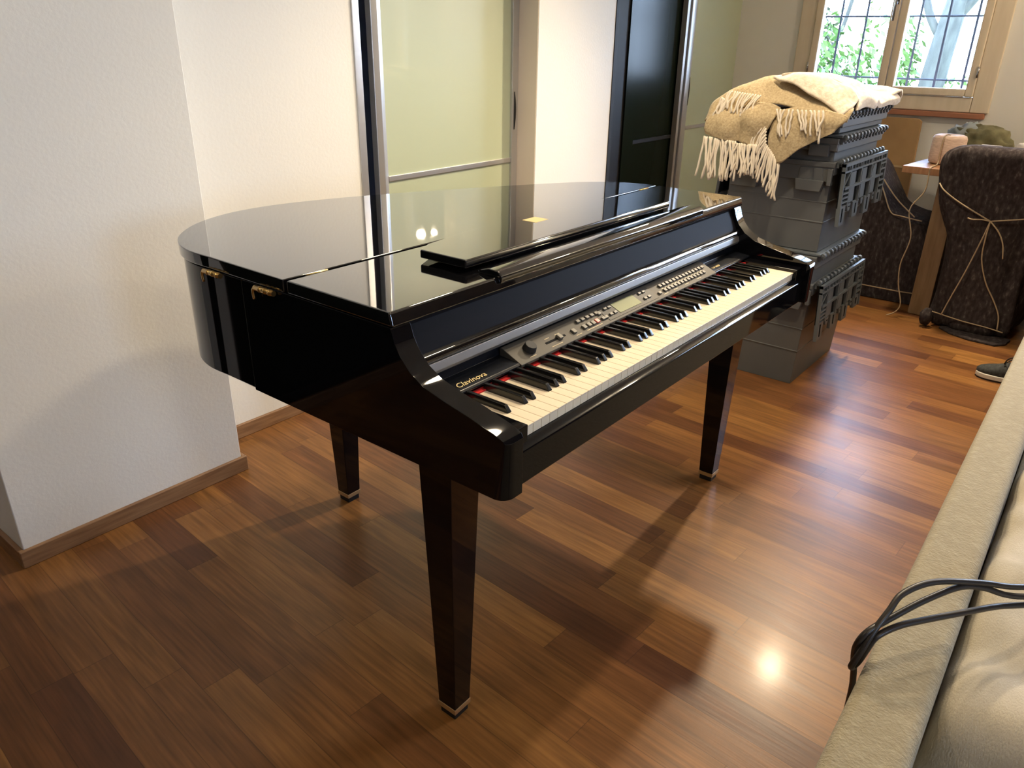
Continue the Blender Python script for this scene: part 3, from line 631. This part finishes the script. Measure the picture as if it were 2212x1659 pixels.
def crate(label, z0, z1, open_lid, nested=False, tp=0.035, x0=2.165, x1=2.765, y0=0.212, y1=0.640, dx=0.0):
    e = thing('storage_crate', label, 'crate', (x0+dx, y0, z0), 0, 'grey plastic crates in one stack')
    w = x1-x0; d = y1-y0; h = z1-z0
    bm = BM()
    if not nested:
        crate_body(bm, 0, w, 0, d, 0.0, h-0.01, tp)
        for zz in (h*0.33, h*0.55): # ribs round the body
            t = tp-(tp-0.012)*zz/h
            for (a, b, c_, d_) in ((t-0.002, w-t+0.002, t-0.002, t+0.001), (t-0.002, t+0.001, t-0.002, d-t)): box(bm, a, b, c_, d_, zz-0.003, zz+0.003)
    else:
        box(bm, 0.014, w-0.014, 0.014, d-0.014, 0.0, h-0.01)
    obj('body', bm, 'crate', e, bevel=0.006)
    bm = BM(); rh = 0.055
    # rim band with skirt and hand holds on the short faces
    box(bm, 0.002, w-0.002, 0.002, 0.016, h-rh, h-0.006); box(bm, 0.002, w-0.002, d-0.016, d-0.002, h-rh, h-0.006)
    for si, (xa, xb) in enumerate(((-0.004, 0.014), (w-0.014, w+0.004))):
        box(bm, xa-(0.006 if si == 0 else 0), xb+(0.006 if si else 0), 0.002, d-0.002, h-0.026, h-0.006)
        bh = 0.080 if not nested else 0.052
        box(bm, xa, xb, 0.004, d-0.004, h-bh, h-0.02)
        if not nested:
            o_ = 0.010
            for poly in ([(0.030, h-0.075), (0.140, h-0.075), (0.133, h-0.118), (0.040, h-0.118)], [(0.285, h-0.075), (0.405, h-0.075), (0.400, h-0.130), (0.292, h-0.130)], [(0.004, h-0.03), (0.024, h-0.03), (0.020, h-0.092), (0.004, h-0.092)]):
                prism(bm, poly, xa-(o_ if si == 0 else 0), xb+(o_ if si else 0), 'x')
            prism(bm, [(0.036, h-0.078), (0.134, h-0.078), (0.130, h-0.030), (0.044, h-0.030)], xa-(0.003 if si == 0 else 0), xb+(0.003 if si else 0), 'x')
        else:
            for yy in (0.03, 0.20, 0.32): box(bm, xa-(0.008 if si == 0 else 0), xb+(0.008 if si else 0), yy, yy+0.075, h-0.072, h-0.03)
    obj('rim', bm, 'crate', e, bevel=0.003)
    # hinge knuckles along the long sides
    for yy, yb in ((-0.010, -0.006), (d+0.010, d-0.006)):
        bm = BM(); tube(bm, [(0.015, yy, h-0.004), (w-0.015, yy, h-0.004)], 0.004, 6)
        for k in range(13):
            xa = 0.02+k*(w-0.06)/12
            tube(bm, [(xa, yy, h-0.004), (xa+0.022, yy, h-0.004)], 0.0105, 8)
            box(bm, xa+0.002, xa+0.020, yb, yb+0.012, h-0.028, h-0.006)
        obj('hinge_row', bm, 'crate_lid', e)
    if open_lid:
        for s in (0, 1):
            bm = BM(); lattice(bm, w-0.02, 0.235, 0.016)
            if s:
                for v in bm.verts: v.co = Vector((w-0.02-v.co.x, -v.co.y, v.co.z))
            l_ = obj('lid_flap', bm, ['crate_lid', 'recess_shade'], e)
            l_.location = (0.01, d+0.014 if s else -0.018, h-0.010); l_.rotation_euler = (R(4 if s else -3), 0, 0)
    else:
        bm = BM(); box(bm, 0.004, w-0.004, -0.006, d*0.5-0.002, h-0.004, h+0.006); box(bm, 0.004, w-0.004, d*0.5+0.002, d+0.006, h-0.004, h+0.006)
        for k in range(14):
            xa = 0.03+k*(w-0.06)/13
            box(bm, xa-0.006, xa+0.006, -0.014, 0.0, h-0.02, h+0.004, 0)
        obj('lid_flap', bm, 'crate_lid', e, bevel=0.002)
    return e
crate('grey plastic crate at the bottom of the stack with its lids hanging open', 0.0, 0.462, True, dx=0.008)
crate('shallow showing grey crate nested in the bottom crate, second from the floor', 0.452, 0.576, False, True, dx=-0.008)
crate('grey plastic crate in the middle of the stack with its lattice lids hanging open', 0.584, 0.936, True, tp=0.016, dx=0.004)
crate('grey crate rim nested just above the hanging lattice lids', 0.926, 1.022, False, True, dx=-0.004)
crate('topmost grey crate of the stack directly under the blanket', 1.030, 1.108, False, True, dx=0.004)

# ------------------------------------------------------------------ blanket
B = thing('fringed_blanket', 'gold and cream wool blanket with long fringe draped over the crate stack', 'blanket', (0, 0, 0))
bm = BM()
# gold sheet over the left end of the stack
patch(bm, [
    [(2.095, 0.72, 1.055), (2.11, 0.60, 1.10), (2.115, 0.46, 1.125), (2.11, 0.33, 1.115), (2.12, 0.19, 1.075)],
    [(2.14, 0.72, 1.115), (2.15, 0.60, 1.172), (2.16, 0.46, 1.175), (2.16, 0.33, 1.150), (2.15, 0.185, 1.115)],
    [(2.22, 0.70, 1.140), (2.22, 0.57, 1.205), (2.22, 0.44, 1.210), (2.23, 0.33, 1.165), (2.22, 0.19, 1.125)],
    [(2.33, 0.70, 1.135), (2.33, 0.57, 1.200), (2.34, 0.44, 1.200), (2.35, 0.32, 1.160), (2.34, 0.19, 1.123)],
    [(2.46, 0.68, 1.130), (2.46, 0.56, 1.150), (2.48, 0.44, 1.150), (2.48, 0.32, 1.145), (2.46, 0.20, 1.123)],
], 6, 0, 0.012, 14)
# hanging gold flaps at the short face
patch(bm, [
    [(2.115, 0.70, 1.085), (2.11, 0.655, 1.100), (2.11, 0.61, 1.105), (2.11, 0.565, 1.110)],
    [(2.085, 0.715, 1.055), (2.075, 0.665, 1.065), (2.075, 0.61, 1.070), (2.085, 0.560, 1.075)],
    [(2.080, 0.715, 1.020), (2.065, 0.67, 1.025), (2.065, 0.615, 1.025), (2.080, 0.565, 1.030)],
    [(2.085, 0.705, 1.000), (2.068, 0.665, 0.995), (2.068, 0.615, 0.985), (2.085, 0.572, 0.985)]], 6, 0, 0.008, 18)
patch(bm, [
    [(2.12, 0.570, 1.120), (2.11, 0.525, 1.125), (2.11, 0.48, 1.125), (2.12, 0.435, 1.115)],
    [(2.085, 0.575, 1.075), (2.070, 0.535, 1.085), (2.070, 0.49, 1.080), (2.085, 0.445, 1.065)],
    [(2.080, 0.572, 1.030), (2.065, 0.540, 1.030), (2.068, 0.505, 1.025), (2.085, 0.470, 1.020)],
    [(2.085, 0.570, 0.985), (2.068, 0.545, 0.980), (2.070, 0.515, 0.975), (2.088, 0.490, 0.980)]], 6, 0, 0.008, 18)
patch(bm, [
    [(2.115, 0.450, 1.105), (2.110, 0.36, 1.120), (2.110, 0.27, 1.115), (2.125, 0.185, 1.095)],
    [(2.095, 0.455, 1.050), (2.082, 0.37, 1.070), (2.085, 0.29, 1.075), (2.110, 0.195, 1.075)],
    [(2.090, 0.450, 0.990), (2.075, 0.385, 1.005), (2.082, 0.31, 1.025), (2.105, 0.21, 1.060)],
    [(2.092, 0.430, 0.935), (2.080, 0.395, 0.922), (2.085, 0.33, 0.975), (2.100, 0.22, 1.045)]], 6, 0, 0.006, 18)
obj('gold_layer', bm, 'wool_gold', B, solid=0.007, smooth=True)
bm = BM()
# cream reverse side, folded back over the top and rolled at the near edge
patch(bm, [
    [(2.170, 0.475, 1.232), (2.27, 0.46, 1.225), (2.40, 0.46, 1.200), (2.55, 0.47, 1.175), (2.70, 0.48, 1.150), (2.82, 0.48, 1.110)],
    [(2.200, 0.400, 1.238), (2.29, 0.38, 1.232), (2.42, 0.37, 1.200), (2.56, 0.38, 1.180), (2.71, 0.38, 1.160), (2.825, 0.38, 1.120)],
    [(2.225, 0.320, 1.215), (2.30, 0.30, 1.225), (2.43, 0.28, 1.190), (2.56, 0.28, 1.165), (2.71, 0.28, 1.165), (2.82, 0.27, 1.125)],
    [(2.235, 0.250, 1.185), (2.31, 0.23, 1.195), (2.44, 0.21, 1.175), (2.57, 0.21, 1.145), (2.72, 0.21, 1.155), (2.81, 0.21, 1.130)],
    [(2.215, 0.195, 1.150), (2.30, 0.178, 1.160), (2.44, 0.178, 1.145), (2.57, 0.180, 1.130), (2.72, 0.178, 1.135), (2.79, 0.180, 1.120)],
    [(2.190, 0.185, 1.115), (2.30, 0.172, 1.120), (2.44, 0.180, 1.116), (2.57, 0.185, 1.112), (2.71, 0.180, 1.112), (2.77, 0.185, 1.108)],
], 6, 0, 0.012, 11)
patch(bm, [
    [(2.165, 0.500, 1.215), (2.20, 0.47, 1.225), (2.24, 0.42, 1.215)],
    [(2.135, 0.430, 1.205), (2.17, 0.40, 1.232), (2.22, 0.37, 1.232)],
    [(2.120, 0.340, 1.170), (2.16, 0.32, 1.200), (2.22, 0.30, 1.215)],
    [(2.125, 0.270, 1.135), (2.165, 0.25, 1.160), (2.23, 0.23, 1.185)],
    [(2.120, 0.215, 1.100), (2.160, 0.19, 1.125), (2.22, 0.185, 1.150)],
], 6, 0, 0.006, 14)
patch(bm, [   # roll on the far right end
    [(2.64, 0.20, 1.130), (2.66, 0.30, 1.140), (2.66, 0.42, 1.135)],
    [(2.72, 0.175, 1.165), (2.74, 0.28, 1.175), (2.74, 0.42, 1.165)],
    [(2.80, 0.18, 1.155), (2.83, 0.28, 1.160), (2.83, 0.42, 1.145)],
    [(2.80, 0.19, 1.115), (2.84, 0.29, 1.105), (2.84, 0.42, 1.090)]], 6, 0, 0.006, 14)
obj('cream_layer', bm, 'wool_cream', B, solid=0.008, smooth=True)
bm = BM()
def strand(p, d, L, r=0.0042, curl=0.012, x_out=0.0):
    p = Vector(p); pts = [p]; d = Vector(d).normalized(); n = 6
    ph = random.uniform(0, 6.28)
    for k in range(1, n+1):
        t = k/n
        g = Vector((0, math.sin(ph+t*5)*curl*t, 0))
        dd = d.lerp(Vector((0, 0, -1)), min(1, t*0.9))
        pts.append(pts[-1]+dd*(L/n)+Vector((random.uniform(-0.002, 0.002), random.uniform(-0.004, 0.004), 0)))
        pts[-1] += g*0.4
    tube(bm, smooth_path(pts, 2), [r*0.75]+[r]*(2*n-1)+[r*0.9], 6)
for k in range(20):      # first flap
    y = 0.708-0.136*k/19; strand((2.068+random.uniform(-0.004, 0.004), y, 0.995-0.01*k/19), (-0.12, random.uniform(-0.3, 0.3)-0.1, -1), random.uniform(0.13, 0.165))
for k in range(14):      # second flap
    y = 0.568-0.080*k/13; strand((2.066+random.uniform(-0.004, 0.004), y, 0.980), (-0.1, random.uniform(-0.35, 0.35), -1), random.uniform(0.10, 0.135))
for k in range(12):      # tip of the third flap
    t = k/11; strand((2.080, 0.455-0.06*t, 0.985-0.065*t), (-0.1, 0.25-0.25*t, -1), random.uniform(0.115, 0.150))
for k in range(9):       # edge of third flap, trailing over the dark gap
    t = k/8; strand((2.078, 0.470-0.015*t, 1.075-0.09*t), (-0.12, 0.55, -0.8), random.uniform(0.10, 0.15))
for k in range(13):      # short row lying on the upper sheet
    t = k/12; strand((2.108-0.01*t, 0.640-0.13*t, 1.165-0.01*t), (-0.3, 0.25+0.2*t, -0.55), random.uniform(0.07, 0.10), 0.0036)
for k in range(12):      # row lying over the third flap
    t = k/11; strand((2.076, 0.435-0.17*t, 1.112+0.004*t), (-0.12, random.uniform(-0.6, 0.6), -1), random.uniform(0.07, 0.12), 0.0038)
for k in range(8):
    t = k/7; strand((2.10, 0.665-0.03*t, 1.14-0.015*t), (-0.2, 0.35, -0.6), 0.08, 0.0036)
obj('fringe', bm, 'fringe', B)

# ------------------------------------------------------------------ cardboard against the far wall
cb = thing('flattened_carton', 'brown flattened cardboard carton leaning on the wall under the window', 'cardboard box', (4.50, 0.50, 0))
bm = BM(); prism(bm, [(-0.10, 0.0), (0.62, 0.0), (0.62, 0.935), (-0.045, 0.935), (-0.065, 0.92)], 0.0, 0.03, 'x')
c_ = obj('carton_panel', bm, 'cardboard', cb, bevel=0.003); c_.rotation_euler = (0, R(3.5), 0); c_.location = (-0.03, 0, 0)
bm = BM(); prism(bm, [(-0.08, 0.640), (0.62, 0.640), (0.62, 0.652), (-0.08, 0.652)], -0.003, 0.0, 'x')
c_ = obj('carton_fold', bm, 'tape', cb); c_.rotation_euler = (0, R(3.5), 0); c_.location = (-0.032, 0, 0)

# ------------------------------------------------------------------ table and what stands on it
T = thing('dining_table', 'reddish brown wooden dining table standing behind the wrapped chairs', 'table', (3.475, 0.262, 0), R(-5))
bm = BM(); box(bm, 0, 0.95, -1.45, 0, 0.748, 0.783); obj('tabletop', bm, 'tabletop', T, bevel=0.003)
for lx, ly in ((0.13, -0.250), (0.80, -0.250), (0.13, -1.30), (0.80, -1.30)):
    bm = BM(); box(bm, lx, lx+0.06, ly, ly+0.10, 0, 0.748); obj('leg', bm, 'tableleg', T, bevel=0.003)
bm = BM(); box(bm, 0.15, 0.17, -1.30, -0.2, 0.67, 0.748); box(bm, 0.82, 0.84, -1.30, -0.2, 0.67, 0.748); obj('apron', bm, 'tabletop', T)
tb = thing('twine_reel', 'tall pinkish reel of wrapping string at the corner of the wooden table', 'string reel', (3.70, 0.115, 0.7835))
bm = BM(); lathe(bm, [(0.062, 0), (0.076, 0.006), (0.080, 0.02), (0.080, 0.125), (0.074, 0.138), (0.060, 0.143), (0.02, 0.141), (0.018, 0.12)], seg=40); obj('string_wound', bm, 'ball', tb)
bm = BM(); tube(bm, smooth_path([(-0.015, 0.0, 0.142), (-0.05, 0.008, 0.147), (-0.083, 0.015, 0.130), (-0.086, 0.016, 0.06), (-0.10, 0.014, 0.006), (-0.252, 0.012, 0.006), (-0.262, 0.012, -0.02), (-0.262, 0.012, -0.11), (-0.258, 0.062, -0.21), (-0.255, 0.028, -0.35), (-0.252, 0.048, -0.49), (-0.25, 0.036, -0.60), (-0.25, 0.005, -0.70), (-0.25, 0.02, -0.75), (-0.25, 0.06, -0.778)], 5), 0.0032, 6); obj('loose_string', bm, 'twine', tb)
# jacket heap
from mathutils import noise
def blob(bm, c, rad, amp, seg=32, rings=20, flat=True, ws=3.0, mi=0, seed=0):
    V = []
    for i in range(rings+1):
        th = PI*i/rings; row = []
        for k in range(seg):
            ph = 2*PI*k/seg; d = Vector((math.sin(th)*math.cos(ph), math.sin(th)*math.sin(ph), math.cos(th)))
            q = d*ws+Vector((seed, seed*1.7, 0)); s = 1+amp*(noise.noise(q)+0.5*noise.noise(q*2.3))
            p = Vector((c[0]+d.x*rad[0]*s, c[1]+d.y*rad[1]*s, c[2]+d.z*rad[2]*s))
            if flat: p.z = max(p.z, c[2]-rad[2]*0.55)
            row.append(bm.verts.new(p))
        V.append(row)
    for i in range(rings):
        for k in range(seg):
            try: f = bm.faces.new((V[i][k], V[i][(k+1) % seg], V[i+1][(k+1) % seg], V[i+1][k])); f.smooth = True; f.material_index = mi
            except ValueError: pass
    bmesh.ops.remove_doubles(bm, verts=bm.verts, dist=1e-5)
J = thing('folded_jacket', 'olive green jacket heaped on the table behind the string reel', 'jacket', (4.24, 0.05, 0.784))
bm = BM(); blob(bm, (0, 0, 0.055), (0.12, 0.16, 0.10), 0.28, seed=3); obj('jacket_body', bm, 'olive', J)
bm = BM(); blob(bm, (0.03, 0.085, 0.075), (0.09, 0.10, 0.085), 0.35, seed=8); obj('lining', bm, 'greycloth', J)
small_box('carton', 'small white box on the table behind the wrapped chair back', 'box', 3.80, 3.92, -0.10, 0.0, 0.784, 0.872, 'white')
bm = BM(); lathe(bm, [(0.030, 0.784), (0.032, 0.79), (0.032, 0.885), (0.026, 0.893), (0.010, 0.895)], (3.9, -0.195), 24)
tag(obj('paper_roll', bm, 'white'), 'white paper roll on the table beyond the wrapped chair at the picture edge', 'roll')

# ------------------------------------------------------------------ wrapped chairs
def loft(bm, rings, seg=64, wob=0.012, ws=7, fold=0.016, nf=8, seed=0):
    # rings: (z, x0, x1, y0, y1)
    zs = [r[0] for r in rings]; N = 44; V = []
    pts = smooth_path([(r[1], r[2], r[0]) for r in rings], 5); pts2 = smooth_path([(r[3], r[4], r[0]) for r in rings], 5)
    for a, b in zip(pts, pts2):
        z = a.z; cx = (a.x+a.y)/2; hx = (a.y-a.x)/2; cy = (b.x+b.y)/2; hy = (b.y-b.x)/2; row = []
        for k in range(seg):
            t = 2*PI*k/seg; c, s = math.cos(t), math.sin(t); e = 0.45
            x = math.copysign(abs(c)**e, c); y = math.copysign(abs(s)**e, s)
            f = fold*math.sin(t*nf+seed+3*noise.noise(Vector((z*2, seed, t))))*max(0.15, 1-z*0.9)
            w = wob*noise.noise(Vector((x*hx*ws*2, y*hy*ws*2, z*ws*0.7+seed)))
            row.append(bm.verts.new((cx+x*(hx+f+w), cy+y*(hy+f+w), z)))
        V.append(row)
    for i in range(len(V)-1):
        for k in range(seg):
            f = bm.faces.new((V[i][k], V[i][(k+1) % seg], V[i+1][(k+1) % seg], V[i+1][k])); f.smooth = True
    bm.faces.new(V[-1]); bm.faces.new(V[0][::-1])
W2 = thing('wrapped_chair', 'chair wrapped in dark grey felt and tied with string, its back towards the room', 'chair', (0, 0, 0), 0, 'felt wrapped dining chairs')
bm = BM(); loft(bm, [(0.012, 3.43, 3.86, -0.385, -0.040), (0.06, 3.41, 3.87, -0.41, -0.030), (0.20, 3.405, 3.87, -0.415, -0.030), (0.36, 3.39, 3.86, -0.42, -0.022), (0.46, 3.375, 3.84, -0.425, -0.015), (0.53, 3.36, 3.66, -0.44, 0.005), (0.66, 3.34, 3.50, -0.455, 0.045), (0.80, 3.315, 3.458, -0.46, 0.066), (0.875, 3.305, 3.440, -0.445, 0.055), (0.905, 3.315, 3.42, -0.40, 0.020), (0.918, 3.34, 3.40, -0.33, -0.04)], seed=1)
obj('felt_wrap', bm, 'felt', W2)
bm = BM(); prism(bm, [(3.31, -0.36), (3.36, -0.40), (3.45, -0.41), (3.45, -0.10), (3.42, -0.09), (3.36, -0.15), (3.32, -0.24)], 0.001, 0.012); obj('felt_hem', bm, 'felt', W2, bevel=0.003)
def cord(pts, r=0.0034): 
    bm = BM(); tube(bm, smooth_path(pts, 6), r, 6); return bm
KX = 3.335
knot = (KX-0.008, -0.200, 0.588)
for pts in ([(3.335, 0.052, 0.735), (3.315, 0.020, 0.705), (3.322, -0.06, 0.655), knot], [knot, (3.325, -0.30, 0.610), (3.335, -0.42, 0.636), (3.36, -0.462, 0.645)],
            [knot, (KX-0.014, -0.165, 0.592), (KX-0.016, -0.125, 0.588), (KX-0.014, -0.105, 0.592)],
            [knot, (3.335, -0.185, 0.50), (3.355, -0.150, 0.33), (3.382, -0.112, 0.18), (3.392, -0.090, 0.085)],
            [knot, (3.335, -0.198, 0.50), (3.352, -0.205, 0.40), (3.37, -0.245, 0.29), (3.385, -0.30, 0.20), (3.394, -0.335, 0.13), (3.397, -0.345, 0.06)],
            [knot, (3.322, -0.245, 0.545), (3.325, -0.275, 0.49), (3.335, -0.290, 0.42)],
            [(3.41, -0.028, 0.085), (3.396, -0.06, 0.088), (3.392, -0.18, 0.072), (3.394, -0.30, 0.062), (3.40, -0.372, 0.050)]):
    obj('twine', cord(pts), 'twine', W2)
bm = BM(); blob(bm, (3.40, -0.022, 0.055), (0.030, 0.030, 0.045), 0.3, 16, 10, False); obj('felt_bunch', bm, 'felt', W2)
W1 = thing('wrapped_chair', 'chair wrapped in dark brown felt standing between the crate stack and the table leg', 'chair', (0, 0, 0), 0, 'felt wrapped dining chairs')
def side_profile(bm, prof, x0, x1, nx=22, wob=0.012, seed=0):
    pr = smooth_path([(y, z, 0) for y, z in prof], 5); V = []
    for i in range(nx+1):
        u = i/nx; x = x0+(x1-x0)*u; e = 1-abs(2*u-1)**6*0.10; row = []
        for q in pr:
            cy = 0.37; n_ = noise.noise(Vector((x*9, q.x*9, q.y*5+seed)))*wob
            row.append(bm.verts.new((x+n_, cy+(q.x-cy)*e+n_, max(0.004, q.y*(1-(1-e)*0.6)+n_*(q.y > 0.05)))))
        V.append(row)
    for a, b in zip(V, V[1:]):
        for k in range(len(a)-1):
            f = bm.faces.new((a[k], b[k], b[k+1], a[k+1])); f.smooth = True
    for row, fl in ((V[0], 1), (V[-1], 0)):
        f = bm.faces.new(row if fl else row[::-1])
bm = BM(); side_profile(bm, [(0.10, 0.0), (0.105, 0.10), (0.098, 0.27), (0.112, 0.40), (0.150, 0.462), (0.22, 0.475), (0.315, 0.505), (0.37, 0.575), (0.43, 0.665), (0.48, 0.735), (0.54, 0.775), (0.60, 0.77), (0.63, 0.72), (0.62, 0.50), (0.63, 0.20), (0.63, 0.0)], 3.74, 4.18, seed=4)
obj('felt_wrap', bm, 'felt', W1)
for pts in ([(3.735, 0.445, 0.715), (3.728, 0.38, 0.60), (3.728, 0.325, 0.50), (3.728, 0.27, 0.485), (3.73, 0.16, 0.472)], [(3.733, 0.425, 0.70), (3.728, 0.31, 0.575), (3.73, 0.20, 0.488)]):
    obj('twine', cord(pts), 'twine', W1)
bm = BM(); tube(bm, smooth_path([(3.728, 0.62, 0.075), (3.726, 0.40, 0.072), (3.728, 0.20, 0.070), (3.735, 0.11, 0.072)], 5), 0.004, 6); obj('hem_string', bm, 'twine', W1)

# mahogany armchair whose armrest just reaches into view
A = thing('armchair', 'mahogany armchair with black upholstery at the right edge of the picture', 'chair', (2.97, -0.95, 0))
bm = BM(); box(bm, 0.02, 0.42, -0.22, 0.40, 0.10, 0.44); obj('seat', bm, 'black_cloth', A, bevel=0.03, seg=4)
bm = BM(); box(bm, 0.36, 0.44, -0.24, 0.42, 0.40, 0.92); obj('backrest', bm, 'black_cloth', A, bevel=0.03, seg=4)
for x, y in ((0.01, -0.26), (0.01, 0.41), (0.40, -0.26), (0.40, 0.41)):
    bm = BM(); taper(bm, (x+0.006, x+0.034, y+0.006, y+0.034), (x, x+0.04, y, y+0.04), 0, 0.62); obj('leg', bm, 'redwood', A, bevel=0.004)
for yy, b in ((-0.27, 0.0), (0.41, 0.13)):
    bm = BM(); prism(bm, [(-0.03, yy), (0.44, yy), (0.44, yy+0.05), (0.26, yy+0.05+b), (0.20, yy+0.05+b), (-0.03, yy+0.05)], 0.62, 0.66); obj('armrest', bm, 'redwood', A, bevel=0.01, seg=3)

bg_ = thing('dark_block', 'black rounded block with a handle under the dining table beside the wrapped chair back', 'block', (4.05, -0.72, 0))  # rounded block put in to fill the black area beneath the table
bm = BM(); box(bm, -0.16, 0.22, -0.28, 0.26, 0.0, 0.46); obj('block_body', bm, 'black_cloth', bg_, bevel=0.05, seg=5)
bm = BM(); tube(bm, smooth_path([(-0.02, -0.15, 0.455), (-0.02, -0.12, 0.53), (-0.02, 0.08, 0.53), (-0.02, 0.11, 0.455)], 5), 0.009, 8); obj('block_handle', bm, 'rubber', bg_)
# ------------------------------------------------------------------ shoe
S = thing('sneaker', 'black running shoe with pale sole lying on the parquet beside the sofa', 'shoe', (2.86, -0.485, 0), R(0))
prof = [(-0.145, 0.030, 0.085), (-0.12, 0.036, 0.095), (-0.07, 0.036, 0.090), (-0.02, 0.037, 0.085), (0.02, 0.041, 0.070), (0.06, 0.045, 0.055), (0.095, 0.042, 0.045), (0.12, 0.030, 0.036), (0.132, 0.012, 0.026)]
def shoe_sec(bm, sc, z0f, top, mi):
    V = []
    for y, w, h in prof:
        row = []
        for k in range(13):
            t = PI*k/12
            if top: row.append(bm.verts.new((w*sc*math.cos(t)*(1 if True else 1), y, 0.026+(h-0.012)*math.sin(t)**0.75)))
            else: row.append(bm.verts.new(((w+0.004)*math.cos(t), y, 0.028*(1 if 0 < k < 12 else 0.0))))
        V.append(row)
    for a, b in zip(V, V[1:]):
        for k in range(12):
            f = bm.faces.new((a[k], b[k], b[k+1], a[k+1])); f.smooth = True
        bm.faces.new((a[12], b[12], b[0], a[0]))
    bm.faces.new(V[0]); bm.faces.new(V[-1][::-1])
bm = BM(); shoe_sec(bm, 0.95, 0, True, 0); obj('upper', bm, 'shoe', S)
bm = BM(); prism(bm, [(w_+0.003, y) for y, w_, h in prof]+[(-w_-0.003, y) for y, w_, h in prof[::-1]], 0.006, 0.027); obj('sole', bm, 'shoe_sole', S, bevel=0.004, seg=3)
bm = BM(); prism(bm, [(w_-0.001, y) for y, w_, h in prof]+[(-w_+0.001, y) for y, w_, h in prof[::-1]], 0.0, 0.007); obj('outsole', bm, 'rubber', S)
bm = BM()
tube(bm, smooth_path([(-0.01, 0.035, 0.080), (-0.03, 0.02, 0.115), (-0.02, -0.04, 0.138), (-0.005, -0.085, 0.130), (0.0, -0.07, 0.105), (0, 0.0, 0.095)], 5), 0.003, 6)
tube(bm, smooth_path([(0.01, 0.03, 0.080), (0.02, 0.0, 0.105), (0.01, -0.05, 0.125), (0.0, -0.09, 0.12)], 5), 0.003, 6)
for y in (0.03, 0.015, 0.0, -0.015): tube(bm, [(-0.025, y, 0.082-y*0.3), (0, y+0.003, 0.092-y*0.3), (0.025, y, 0.082-y*0.3)], 0.0028, 6)
obj('laces', bm, 'rubber', S)

# ------------------------------------------------------------------ sofa, cushion and cable
SO = thing('sofa', 'beige fabric sofa with a narrow flat back at the lower right', 'sofa', (0.6, -1.0, 0), R(0.6))
bm = BM(); box(bm, -1.75, 1.75, 0.357, 0.447, 0.03, 0.56); obj('back_panel', bm, 'sofa', SO, bevel=0.016, seg=5)
bm = BM(); box(bm, -1.75, 1.75, -0.54, 0.355, 0.05, 0.314); obj('seat_base', bm, 'sofa', SO, bevel=0.02, seg=4)
bm = BM()
for x in (-1.65, 1.6):
    for y in (-0.42, 0.36): box(bm, x, x+0.05, y, y+0.05, 0, 0.05)
obj('foot', bm, 'black_frame', SO)
def cushion(name, label, c, half, amp, seed):
    bm = BM(); nx, ny = 34, 26
    top = {}; bot = {}
    def rnd(u, v):
        return max(0.0, (1-abs(u)**16))**0.5*max(0.0, (1-abs(v)**40))**0.4
    for i in range(nx+1):
        for j in range(ny+1):
            u = math.sin((2*i/nx-1)*PI/2); v = math.sin((2*j/ny-1)*PI/2); r = rnd(u, v)
            n_ = noise.noise(Vector((u*2.2+seed, v*2.2, 0.3)))+0.5*noise.noise(Vector((u*6+seed, v*5, 1.3)))
            x = c[0]+half[0]*u; y = c[1]+half[1]*v
            top[i, j] = bm.verts.new((x, y, c[2]+half[2]*r*(1+0.1*n_)+amp*n_*r))
            bot[i, j] = bm.verts.new((x, y, c[2]-half[2]*r)) if 0 < i < nx and 0 < j < ny else top[i, j]
    for i in range(nx):
        for j in range(ny):
            for d_, fl in ((top, 0), (bot, 1)):
                vs = [d_[i, j], d_[i+1, j], d_[i+1, j+1], d_[i, j+1]]
                if len(set(vs)) == 4:
                    try: f = bm.faces.new(vs[::-1] if fl else vs); f.smooth = True
                    except ValueError: pass
    return tag(obj(name, bm, 'cushion'), label, 'cushion')
cushion('seat_cushion', 'large rumpled beige cushion lying in the sofa behind its flat back', (0.475, -1.083, 0.425), (0.455, 0.440, 0.112), 0.020, 2)
CB = thing('power_cable', 'black cable looped over the flat back of the beige sofa', 'cable', (0, 0, 0))
def cab(pts, r=0.0046):
    bm = BM(); tube(bm, smooth_path(pts, 8), r, 8); obj('cable_loop', bm, 'cable', CB)
cab([(0.72, -0.93, 0.545), (0.48, -0.82, 0.56), (0.302, -0.704, 0.600), (0.232, -0.654, 0.625), (0.168, -0.603, 0.640), (0.120, -0.574, 0.635), (0.088, -0.566, 0.620), (0.062, -0.558, 0.600), (0.045, -0.552, 0.575), (0.040, -0.546, 0.550),
     (0.047, -0.545, 0.538), (0.056, -0.550, 0.545), (0.056, -0.556, 0.570), (0.063, -0.563, 0.592), (0.094, -0.582, 0.600), (0.133, -0.609, 0.600), (0.188, -0.647, 0.597), (0.248, -0.679, 0.585), (0.289, -0.710, 0.578), (0.46, -0.84, 0.545), (0.68, -0.98, 0.535)])
cab([(0.71, -0.95, 0.54), (0.47, -0.83, 0.555), (0.293, -0.708, 0.590), (0.237, -0.659, 0.615), (0.202, -0.632, 0.625), (0.150, -0.601, 0.620), (0.092, -0.570, 0.608), (0.058, -0.553, 0.600), (0.049, -0.545, 0.582), (0.060, -0.542, 0.550), (0.076, -0.546, 0.500), (0.088, -0.5475, 0.440), (0.10, -0.547, 0.25), (0.11, -0.545, 0.05), (0.14, -0.53, 0.006), (0.35, -0.50, 0.005)])
